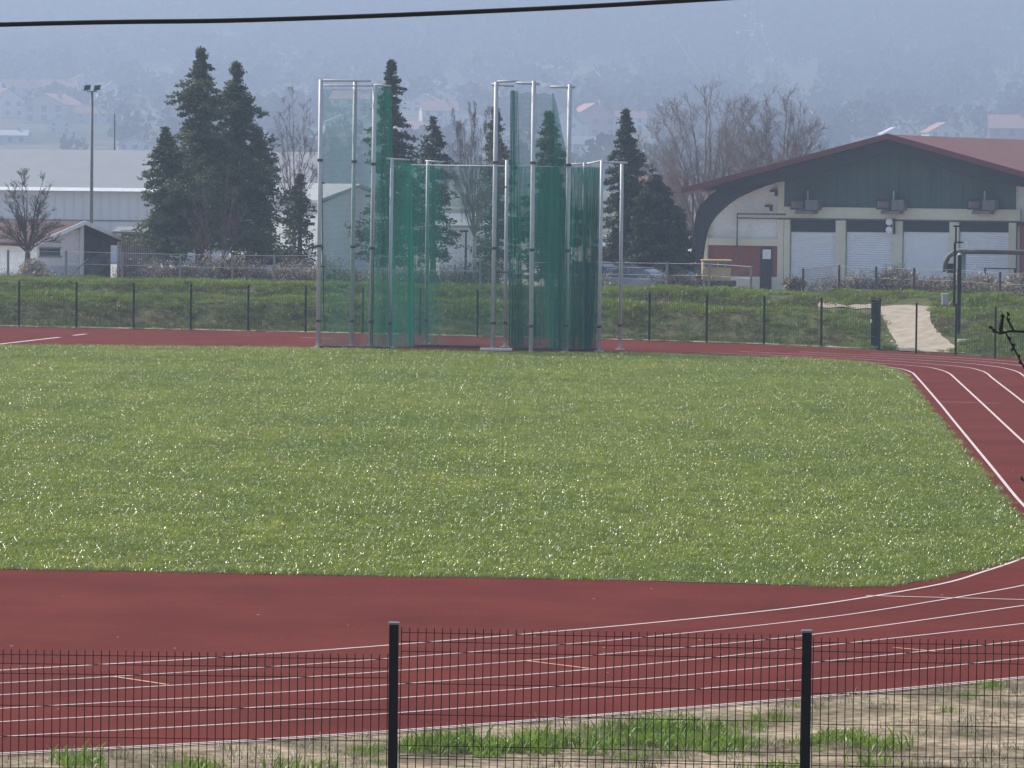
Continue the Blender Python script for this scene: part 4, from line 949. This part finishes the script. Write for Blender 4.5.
slabhouse('brick_outbuilding', 592, 632, 244, 236, 262, 3, M['brickred'], M['greyroof'], 'small reddish outbuilding behind the parked cars', 'outbuilding', False)
# corrugated shed
s1, W_, z_ = slabhouse('corrugated_shed', 121, 152, 229.5, 227, 243, 3, M['rust'], M['ac'], 'dark corrugated shed between the low house and the conifers', 'shed', False)
m_ = MB()
for k in range(14): x = -W_+2*W_*(k+.5)/14; m_.box(x-.03,x+.03,-.05,-.004,0,z_-.12)
m_.build('corrugation', M['ac'], s1)
# dark low shelter
q = at(254, 258, 250); sh = empty('shelter', (q.x, 250, 0), 0, 'dark low shelter with slanting roof right of the conifer trunks', 'shelter')
MB().prism([(-2.4,1.55),(2.2,1.6),(2.2,2.35),(1.2,2.4),(-.6,2.1),(-2.4,1.62)], 0, 3).build('roof', M['darkwood'], sh); MB().box(-2.1,2.1,.1,2.9,0,1.54).build('wall', M['greywall'], sh)
# side building at the right edge
q = at(1019, 280, 262); sb = empty('side_annex', (q.x+2.25, 262, 0), 0, 'dark red annex with small windows at the right end of the hall', 'annex')
t0 = at(1019, 226, 262).z
MB().box(-1.9, 4, 0, 4, 0, t0).build('wall', M['brickred'], sb); MB().box(-2.1, 4.2, -.3, 4.2, t0+.005, t0+.2).build('roof', M['darkwood'], sb)
w_ = MB().box(-1.7, 1.2, -.06, -.003, t0-1.5, t0-.35).build('window', M['glass'], sb)
m_ = MB()
for k in range(5): m_.box(-1.7+k*.7, -1.64+k*.7, -.1, -.065, t0-1.5, t0-.35)
for k in range(4): m_.box(-1.7, 1.2, -.12, -.105, t0-1.5+k*.37, t0-1.44+k*.37)
m_.build('frame', M['plastic'], w_)
# ochre cabin beside the hall
oc_a = at(703, 261, 258); oc_b = at(731, 281, 258); ob = empty('site_cabin', ((oc_a.x+oc_b.x)/2, 258, 0), 0, 'weathered ochre cabin with four small dark windows', 'cabin')
w2_ = (oc_b.x-oc_a.x)/2
MB().box(-w2_, w2_, 0, 2.2, oc_b.z, oc_a.z-.02).build('body', M['ochre'], ob, bevel=.03)
for k in range(4):
    x = -w2_+.08+k*(2*w2_/4); MB().box(x, x+w2_*.38, -.04, -.003, oc_a.z-.34, oc_a.z-.08).build('window', M['glass'], ob)
MB().box(-w2_-.05, w2_+.05, -.1, 2.3, oc_a.z, oc_a.z+.06).build('roof', M['ochre'], ob)
MB().box(-w2_+.1, w2_+.3, .1, 2.1, .25, oc_b.z-.005).build('chassis', M['darkwood'], ob)
for x in (-w2_*.6, w2_*.6): MB().tube([(x,0.1,.3),(x,.32,.3)], .3, 14).build('wheel', M['rubber'], ob)
# tarpaulin covered object
q = at(686, 283, 250); tb_ = MB(); tb_.tube([(0,0,0),(0,0,.5),(.05,0,.95),(.05,0,1.25),(.05,0,1.38)], [.55,.58,.5,.42,.1], 9); o = tb_.build('covered_heap', M['tarp']); o.location = (q.x, 250, .1)
tag(o, 'grey blue tarpaulin covered heap left of the ochre cabin', 'covered heap')
# long dark frame table near right hedge
q = at(1000, 268, 232); tbl = empty('pipe_rack', (q.x, 232, 0), 0, 'black steel frame rack standing in front of the last shutter', 'rack'); zt = q.z
MB().box(-.8,.8,-.3,.3,zt-.05,zt).build('rack_top', M['darkwood'], tbl)
for x in (-.77,.73):
    for y in (-.28,.24): MB().box(x,x+.05,y,y+.05,0,zt-.055).build('leg', M['darkwood'], tbl)

# ------------------------------------------------------------------ cars
def car(px, Y, rz, paint, label, tall=0):
    q = at(px, 285, Y); c = empty('parked_car', (q.x, Y, max(0, G(q.x, Y)-.2)), rz, label, 'car', 'cars parked behind the bank'); t = tall
    prof2 = [(-2.05,.32),(-2.1,.62),(-2.05,.88+t*.5),(-1.95,.98+t*.5),(1.05-t,.95+t*.15),(1.75,.80),(2.08,.66),(2.12,.35),(2.0,.25),(-1.95,.25)]
    MB().prism(prof2, -.84, .84).build('body', M[paint], c, bevel=.09)
    gl = [(-1.9,.96+t*.5),(-1.65,1.40+t),(-1.2,1.47+t),(.1,1.46+t),(.55,1.3+t*.8),(1.2-t,.93+t*.15)]
    m_ = MB(); n = len(gl)
    vs = [(x,-.78 if z < 1.1 else -.62,z) for x, z in gl]+[(x,.78 if z < 1.1 else .62,z) for x, z in gl]
    m_.add(vs, [tuple(range(n)), tuple(range(n,2*n))[::-1]]+[(i,i+n,(i+1)%n+n,(i+1)%n) for i in range(n)])
    m_.build('windows', M['glass'], c, bevel=.04)
    m_ = MB(); m_.box(-1.45,.15,-.6,.6,1.455+t,1.50+t); m_.build('roof', M[paint], c, bevel=.02)
    for y in (-.70,.66):
        for x in (-.55,): MB().box(x-.04,x+.04,y,y+.04,1.0,1.44+t).build('pillar', M[paint], c)
    for x in (-1.3,1.32):
        for y in (-.86,.66):
            wh = MB().tube([(x,y,.31),(x,y+.2,.31)], .31, 18).build('wheel', M['rubber'], c)
            MB().tube([(x,y-.01 if y < 0 else y+.19,.31),(x,y+.02 if y < 0 else y+.22,.31)], .19, 12).build('rim', M['alu'], wh)
    for y in (-.72,.46): MB().box(2.0,2.11,y,y+.26,.60,.72).build('headlight', M['lamp'], c, bevel=.02)
    MB().box(2.04,2.16,-.8,.8,.32,.5).build('bumper', M['rubber'], c, bevel=.03)
    MB().box(2.1,2.165,-.26,.26,.40,.48).build('number_plate', M['plastic'], c)
    for y in (-.97,.80): MB().box(.72,.84,y,y+.17,.95,1.07).build('wing_mirror', M[paint], c, bevel=.02)
    return c
car(602, 240, R(-38), 'car_grey', 'tall grey car with its rear hidden by the green net', .22)
car(628, 244, R(-42), 'car_dark', 'dark car half hidden between two parked cars')
car(645, 238, R(-34), 'car_silver', 'silver car with sloping bonnet, nearest the white strut')

# ------------------------------------------------------------------ lamps, pipes, posts
q = at(91, 281, 262); zt = at(91, 92, 262).z
fl = empty('floodlight_pole', (q.x, 262, 0), 0, 'tall floodlight pole with twin lamps in front of the grey warehouse', 'floodlight')
tp = at(92.2, 92, 262).x-q.x
MB().tube([(0,0,0),(tp,0,zt)], [.12,.07], 8).build('pole', M['ac'], fl, smooth=True)
MB().box(tp-.3,tp+.3,-.05,.05,zt,zt+.06).build('crossarm', M['ac'], fl)
for s in (-1,1): MB().prism([(-.19,0),(.15,.06),(.19,.34),(-.13,.30)], -.2, .2).build('lamp_head', M['darkwood'], fl).location = (tp+s*.28, 0, zt+.065)
q = at(114.5, 150, 420); zt = at(114.5, 114, 420).z
o = MB().tube([(0,0,0),(0,0,zt)], [.1,.05], 6).build('thin_mast', M['darkwood']); o.location = (q.x, 420, 0); tag(o, 'thin dark mast rising behind the grey warehouse roof', 'mast')
for px, yt, Y, lb in ((371.5,197,232,'dark street lamp seen between the left nets'),(465.5,232,250,'short dark lamp post under the weeping birch')):
    q = at(px, 280, Y); zt = at(px, yt, Y).z; s_ = empty('street_lamp', (q.x, Y, 0), 0, lb, 'street lamp')
    MB().tube([(0,0,0),(0,0,zt)], [.08,.05], 8).build('pole', M['darkwood'], s_); MB().box(-.35,.12,-.09,.09,zt,zt+.1).build('lamp_head', M['darkwood'], s_)
# pipeline
PY = 214
pr = at(945, 280, PY); pl_ = empty('heating_pipe', (pr.x, PY, 0), 0, 'raised brown pipe with a bend, crossing in front of the hall', 'pipe')
def lp(px, py, Y=PY): v = at(px, py, Y); return (v.x-pr.x, v.y-PY, v.z)
pts = [lp(945,272),lp(945.5,263),lp(948.5,256.5),lp(954,252.8),lp(961,251.6),lp(985,251.8),lp(1030,252.6),lp(1100,253.6)]
MB().tube(pts, .115, 10).build('pipe_run', M['pipe'], pl_, smooth=True)
z0 = G(pr.x, PY); c0 = lp(963.5, 254); MB().box(c0[0]-.13,c0[0]+.13,-.1+.3,.5,0.2,c0[2]).build('pillar', M['concrete'], pl_)
c0 = lp(951.5,270); MB().box(c0[0]-.2,c0[0]+.15,.1,.4,c0[2]-.15,c0[2]+.3).build('valve_box', M['darkwood'], pl_)
h1_ = hit(954, 308.5, 178); z1 = at(954, 227, h1_.y).z
p1 = empty('steel_post', h1_, 0, 'tall dark steel post with top bracket beside the white meter box', 'post')
MB().box(-.05,.05,-.05,.05,-.2,at(954,243,h1_.y).z-h1_.z).build('post', M['darkwood'], p1)
MB().box(-.03,.35,-.04,.04,at(954,243,h1_.y).z-h1_.z,at(954,241.5,h1_.y).z-h1_.z).build('bracket', M['darkwood'], p1)
MB().box(.0,.07,-.03,.03,at(954,241.4,h1_.y).z-h1_.z,z1-h1_.z).build('mast', M['darkwood'], p1)
MB().box(-.08,.22,-.03,.03,z1-h1_.z+.002,z1-h1_.z+.07).build('top_bracket', M['darkwood'], p1)
MB().tube([(.45,0,at(954,242,h1_.y).z-h1_.z),(.55,0,at(954,246,h1_.y).z-h1_.z-.1),(.15,0,at(954,249,h1_.y).z-h1_.z)], .03, 5).build('cable_loop', M['plastic'], p1)
h2_ = hit(958.5, 336, 172)
p2 = empty('steel_post', h2_, 0, 'thick dark steel post standing lower on the grassy slope', 'post')
zz = at(958.5, 255, h2_.y).z-h2_.z
MB().tube([(0,0,-.2),(.0,0,zz)], .075, 10).build('post', M['green_steel'], p2); MB().tube([(0,0,zz),(0,0,zz+.09)], [.09,.04], 10).build('post_cap', M['alu'], p2)
h3 = hit(944.5, 309.5, 178); mb_ = empty('meter_box', h3, 0, 'small white meter box on a stand beside the path', 'meter box')
MB().box(-.11,.13,-.1,.1,.18,.62).build('cabinet', M['h_grey'], mb_, bevel=.01); MB().box(-.03,.05,-.05,.05,-.1,.178).build('stand', M['concrete'], mb_)
MB().box(-.13,.15,-.12,.12,.622,.65).build('lid', M['white'], mb_)
h4 = hit(975,342.5,170); o = MB().box(-.65,.65,-.15,.15,-.05,.05).build('concrete_slab', M['white'], bevel=.01); o.location = h4+Vector((0,0,.03)); tag(o, 'pale flat concrete slab lying in the grass behind the fence', 'slab')

def rock(px, py, s, label, Y=None, seed=0, m='plastic', name='rubble_lump', group=None, flat=.6):
    b = hit(px, py, 165) if Y is None else Vector((at(px, py, Y).x, Y, G(at(px, py, Y).x, Y)))
    bm = bmesh.new(); bmesh.ops.create_icosphere(bm, subdivisions=2, radius=s)
    for v in bm.verts:
        k = 1+.45*noise.noise(v.co*2.2/s+Vector((seed, 0, 0))); v.co *= k; v.co.z *= flat; v.co.x *= 1.4
    me = bpy.data.meshes.new(name); bm.to_mesh(me); bm.free(); me.materials.append(M[m]); o = bpy.data.objects.new(name, me); COL.objects.link(o)
    o.location = b+Vector((0,0,s*flat*.5)); tag(o, label, 'lump', group); return o
for i, (px, s, lb) in enumerate([(166,.22,'white rubbish lump left of the two dark conifer trunks'),(176,.30,'larger white rubbish lump beside the dark conifer trunks'),(188,.18,'small white rubbish lump against the left conifer trunk'),
                                 (228,.2,'white rubbish lump just right of the conifer trunks'),(259,.38,'big white crumpled sheet heaped under the twiggy bush'),(272,.24,'white lump beside the big crumpled sheet')]):
    o = rock(px, 278, s, lb, 216.5+.3*i, i); o.location.z += .25
for i, (px, py, s) in enumerate([(892,342,.06),(896,345,.05),(900,348.5,.08),(905,349,.05),(888,337,.04),(897,350,.04)]):
    rock(px, py, s, 'small white stone lying at the edge of the gravel path', None, 20+i, 'white', 'stone', 'white stones along the path edge')

# ------------------------------------------------------------------ hillside houses
def house(px, py, wpx, hpx, wall, roof, label, rz=0, pitch=.55, Y=None, side=False, fl=2):
    b = hit(px, py, 900) if Y is None else Vector((at(px,py,Y).x, Y, at(px,py,Y).z)); ppm = FPX/b.y; W = wpx/ppm/2; Ht = hpx/ppm; D = W*2.2
    r = empty('hillside_house', b-Vector((0,0,.3)), rz, label, 'house', 'houses on the hazy hillside')
    hw = Ht*.62; hr = Ht
    if not side:
        MB().prism([(-W,-3),(W,-3),(W,hw),(0,hr-.1),(-W,hw)], 0, D).build('wall', M[wall], r)
        for s in (-1,1):
            ov = .5; k = (hr-hw)/W
            MB().prism([(0,hr+.2),(s*(W+ov),hw-k*ov+.2),(s*(W+ov),hw-k*ov-.25),(0,hr-.2)], -.6, D+.6).build('roof', M[roof], r)
    else:
        MB().prism([(0,-3),(D*.7,-3),(D*.7,hw),(D*.35,hr-.1),(0,hw)], -W, W, 'x').build('wall', M[wall], r)
        m_ = MB(); m_.add([(-W-.5,-.6,hw-.1),(W+.5,-.6,hw-.1),(W+.5,D*.35,hr),(-W-.5,D*.35,hr),(W+.5,D*.7+.6,hw-.1),(-W-.5,D*.7+.6,hw-.1)], [(0,1,2,3),(3,2,4,5)])
        rf = m_.build('roof', M[roof], r); sm = rf.modifiers.new('thick','SOLIDIFY'); sm.thickness = .2; sm.offset = -1
    nwin = 3 if wpx > 32 else 2; q = W*2/12
    for f in range(fl):
        zc = hw*(.30+.5*f) if fl == 2 else hw*.5
        for k in range(nwin):
            x = -W+2*W*(k+.5)/nwin; MB().box(x-.75*q,x+.75*q,-.1,-.005,zc-.8*q,zc+.8*q).build('window', M['h_slate'], r)
    MB().box(W*.35,W*.35+.9*q,D*.3,D*.3+.9*q,hw,hr+1.1*q).build('chimney', M[roof], r)
    return r
house(8,118,34,30,'h_white','h_brown','broad pale house at the far left with brown hipped gable', R(20))
house(44,123,46,30,'h_cream','h_rose','wide house with rosy brown roof left of the floodlight pole', R(-18))
house(57,97,38,18,'h_white','h_brown','white fronted house high behind the rosy roof', 0, side=True)
house(25,101,40,22,'h_grey','h_brown','grey house with brown roof upper left', R(30), side=True)
house(113,108,28,27,'h_white','h_brown','white gabled house with two dark windows right of the floodlight lamps', R(10))
house(88,124,30,18,'h_grey','h_brown','low dull house directly behind the floodlight pole', R(-8), side=True)
house(60,133,26,18,'h_white','h_grey','small white house under the rosy roof', R(5))
house(10,143,34,14,'h_grey','h_grey','low house just above the warehouse roof at far left', 0, side=True, fl=1)
house(135,156,34,20,'h_white','h_rose','small gabled house peeking over the warehouse roof beside the conifer', R(6))
house(350,112,42,22,'h_white','h_rose','pale house between the first two tall cage poles', R(-12), side=True)
house(345,134,36,20,'h_white','h_slate','lower white house seen through the left net', R(10))
house(423,112,26,19,'h_white','h_rose','little white gabled house above the narrow pine', R(-10))
house(440,126,36,26,'h_white','h_rose','white house with rose roof beside the weeping birch', R(8), side=True)
house(474,140,40,26,'h_white','h_slate','long white house behind the weeping birch crown', 0, side=True)
house(418,142,44,22,'h_white','h_rose','white house behind the narrow pine', R(12), side=True)
house(566,142,30,34,'h_white','h_slate','white house immediately left of the pink house', R(-15))
house(595,139,46,36,'h_pink','h_rose','pink gabled house right of the last tall pole', R(12))
house(592,157,46,22,'h_white','h_slate','white terrace below the pink house', 0, side=True)
house(604,168,40,22,'h_grey','h_slate','house with grey roof at the foot of the pink house', R(-6), side=True)
house(895,143,24,16,'h_white','h_white','small white gable just over the hall ridge', R(5))
house(946,146,34,24,'h_white','h_rose','white gabled house with two windows above the hall roof', R(8))
house(1012,150,46,36,'h_rose','h_rose','rose coloured house above the right end of the hall roof', R(-5), side=True)
house(80,90,26,14,'h_cream','h_red','small cream house with red roof above the floodlight lamps', R(12))
house(132,124,22,16,'h_white','h_red','small white house with red roof left of the tall conifers', R(-14))
house(395,100,26,15,'h_white','h_rose','small house with rosy roof beside the top of the dark spruce', R(15))
house(520,152,34,22,'h_cream','h_red','cream house with red roof behind the right hand net', R(-8))
house(632,130,30,20,'h_white','h_red','white house with red roof right of the pink house', R(9), side=True)
house(545,98,36,18,'h_white','h_slate','faint white house above the right hand net', R(5), side=True)
for i, (px, py) in enumerate([(797,116),(817,116),(500,97),(440,86)]):
    lbl = ['white hut above the fine twigged tree, left of a pair','white hut above the fine twigged tree, right of a pair','white hut on the hill near the tall cage poles','white hut above the weeping birch'][i]
    b = hit(px, py, 900); r = empty('hillside_hut', b, R(10*i), lbl, 'hut', 'white huts on the misty hillside')
    MB().box(-2,2,0,3,-2,2).build('wall', M['plastic'], r); MB().prism([(-2.5,2),(2.5,2),(0,3.2)], -.5, 3.5).build('roof', M['plastic'], r)

PB_ = hit(752, 84, 900); pyl = empty('electricity_pylon', PB_, R(15), 'faint pale electricity pylon on the hillside above the bare trees', 'pylon'); pyl_h = at(752, -14, PB_.y).z-PB_.z
m_ = MB(); wz = lambda k: 3.2*(1-k)**1.4+.5
for sx in (-1,1):
    for sy in (-1,1): m_.tube([(sx*wz(k), sy*wz(k), pyl_h*k) for k in (0,.25,.5,.75,1)], .07, 3, cap=False)
for i in range(14):
    k, k2 = i/14, (i+1)/14
    for sy in (-1,1):
        for sx in (-1,1): m_.tube([(sx*wz(k), sy*wz(k), pyl_h*k), (-sx*wz(k2), sy*wz(k2), pyl_h*k2)], .045, 3, cap=False)
m_.build('lattice_tower', M['pylon'], pyl)
arms = [(745,17),(762,27),(738,34),(752,36)]
for a in arms:
    v = at(a[0], a[1]-3, PB_.y); d_ = Matrix.Rotation(-R(15), 3, 'Z') @ (v-PB_)
    MB().tube([(0,0,d_.z+.4),(d_.x,d_.y,d_.z+.2)], .12, 4).build('cross_arm', M['pylon'], pyl)
    MB().tube([(d_.x,d_.y,d_.z-2.2),(d_.x,d_.y,d_.z-1.2),(d_.x,d_.y,d_.z)], [.4,1.0,.4], 7).build('insulator', M['plastic'], pyl)
for i, (cp_, lb) in enumerate((([(762,29),(772,58),(786,84),(806,100),(840,118)],'thin power line sagging right from the pylon'),([(745,19),(720,-6),(690,-40)],'thin power line leaving the pylon over the top of the view'),
                  ([(674,34),(690,60),(712,86),(740,110)],'thin power line in front of the hill, above the large bare tree'),([(688,44),(702,66),(722,92),(750,112)],'lower thin power line in front of the hill, above the large bare tree'))):
    P = [at(x, y, PB_.y-60*k) for k, (x, y) in enumerate(cp_)]; o = MB().tube(P, .075, 4).build('power_line', M['pylon']); tag(o, lb, 'power line', 'power lines in front of the hill')

# far wood on the hillside: crowns of leaf-sized faces
r_ = np.random.default_rng(3); C = []; S = []
hx = [(o.location.x, o.location.y) for o in bpy.data.objects if o.name.startswith('hillside_h')]
cnt = 0
while cnt < 6500:
    y = 1300+3900*r_.random()**1.1; x = (r_.random()-.5)*2*(y*.135+30)
    if noise.noise(Vector((x/90, y/130, 3))) < -.05 and y < 3000: cnt += .2; continue
    ok = True
    for a, b in hx:
        if abs(x/y-a/b)*y < 20 and -200 < y-b < 20: ok = False; break
    cnt += 1
    if not ok: continue
    s = (3+4.2*r_.random())*(1+max(0, y-2200)/2000); z = G(x, y)
    k = 40; p = r_.normal(0, 1, (k, 3)); p /= np.linalg.norm(p, axis=1)[:, None]; p *= (s*(.55+.45*r_.random(k)))[:, None]; p[:, 2] = p[:, 2]*1.15+s*1.1
    C.append(p+np.array([x, y, z])); S.append(np.full(k, .27*s))
C = np.concatenate(C); S = np.concatenate(S)[:, None]; k = len(C); d = r_.normal(0,1,(k,3)); d /= np.linalg.norm(d,axis=1)[:,None]; e = np.cross(d, r_.normal(0,1,(k,3))); e /= np.linalg.norm(e,axis=1)[:,None]
Q = np.stack([C-d*S, C+e*S, C+d*S, C-e*S], 1).reshape(-1,3)
o = npmesh('hillside_wood', Q, np.arange(k*4).reshape(-1,4), M['wood']); tag(o, 'hazy bare woodland covering the far hillside', 'woodland', kind='stuff')

# ------------------------------------------------------------------ foreground cable and twigs
pts = []
CY = 14.0
for px, py in ((-1800,60),(-700,47),(0,24.6),(250,20.0),(500,10.5),(720,-1.5),(1100,-26),(2200,-120),(3600,-300)):
    v = at(px, py, CY); pts.append(v)
P = [Vector((*q, 0)) for q in cr([(p.x, p.z) for p in pts], 8)]
o = MB().tube([(p.x, CY, p.y) for p in P], .0072, 8).build('overhead_cable', M['rubber'], smooth=True); tag(o, 'black overhead cable crossing the top of the view', 'cable')
TY = 12.0
bz = G(1.9, TY); tr_ = empty('bare_sapling', (2.05, TY, bz), 0, 'dark budding twig reaching in at the right edge', 'tree')
def tp_(px, py): v = at(px, py, TY); return (v.x-2.05, 0, v.z-bz)
MB().tube([(0,0,0),(.03,.02,.7),(-.02,.03,1.4),(0,0,2.2)], [.035,.028,.02,.01], 8).build('trunk', M['rubber'], tr_)
m_ = MB()
m_.tube([(-.02,.03,1.55), tp_(1120,350), tp_(1060,336), tp_(1024,331.5), tp_(1010,331), tp_(1000,333.5), tp_(994.5,331), tp_(990.5,327.5)], [.008,.006,.0045,.0035,.0035,.0032,.0025,.0015], 6)
m_.tube([tp_(1001,333), tp_(1001,326), tp_(1002,319), tp_(1004,315)], [.0045,.006,.0045,.003], 6)
m_.tube([tp_(1014,331), tp_(1010,324), tp_(1007,318), tp_(1008.5,314)], [.0028,.0028,.0025,.002], 6)
m_.build('branch', M['rubber'], tr_); m_ = MB()
m_.tube([tp_(1006,333.5), tp_(1011,343), tp_(1016,352), tp_(1022,364), tp_(1032,380), tp_(1060,420)], [.0022,.0022,.0022,.0024,.003,.004], 6)
m_.tube([tp_(1060,420), tp_(1100,470), (0,0,1.0)], [.004,.005,.009], 6)
m_.tube([tp_(1100,470), tp_(1040,478), tp_(1024,481), tp_(1021.5,479)], [.004,.0035,.0025,.0012], 6)
m_.build('branch', M['rubber'], tr_)
m_ = MB()
rb_ = random.Random(4)
for px, py in ((1002,316),(1008.5,314.5),(1001,322),(990,327),(1000,329),(1014,345),(1012,350),(1019,357),(1020,362),(1009,338),(1022,479),(994,330),(1008,320)):
    v = Vector(tp_(px, py)); dd = Vector((rb_.gauss(0,1),0,rb_.gauss(.5,1))).normalized()*.007; m_.tube([v-dd*.5, v+dd*.3, v+dd*1.1], [.003,.0042,.001], 6)
m_.build('buds', M['rubber'], tr_)

# ------------------------------------------------------------------ haze
hz = MB().box(-1260, 1260, -36, 5390, -1.2, 325).build('haze', None); tag(hz, 'pale blue valley haze', 'haze', kind='stuff')
m = bpy.data.materials.new('haze'); m.use_nodes = True; t = m.node_tree; t.nodes.clear()
o_ = t.nodes.new('ShaderNodeOutputMaterial'); v = t.nodes.new('ShaderNodeVolumePrincipled'); v.inputs['Density'].default_value = HAZE_DENSITY
v.inputs['Color'].default_value = (*HAZE_COLOR, 1); v.inputs['Anisotropy'].default_value = HAZE_G; v.inputs['Absorption Color'].default_value = (0,0,0,1)
t.links.new(v.outputs[0], o_.inputs['Volume']); hz.data.materials.append(m)
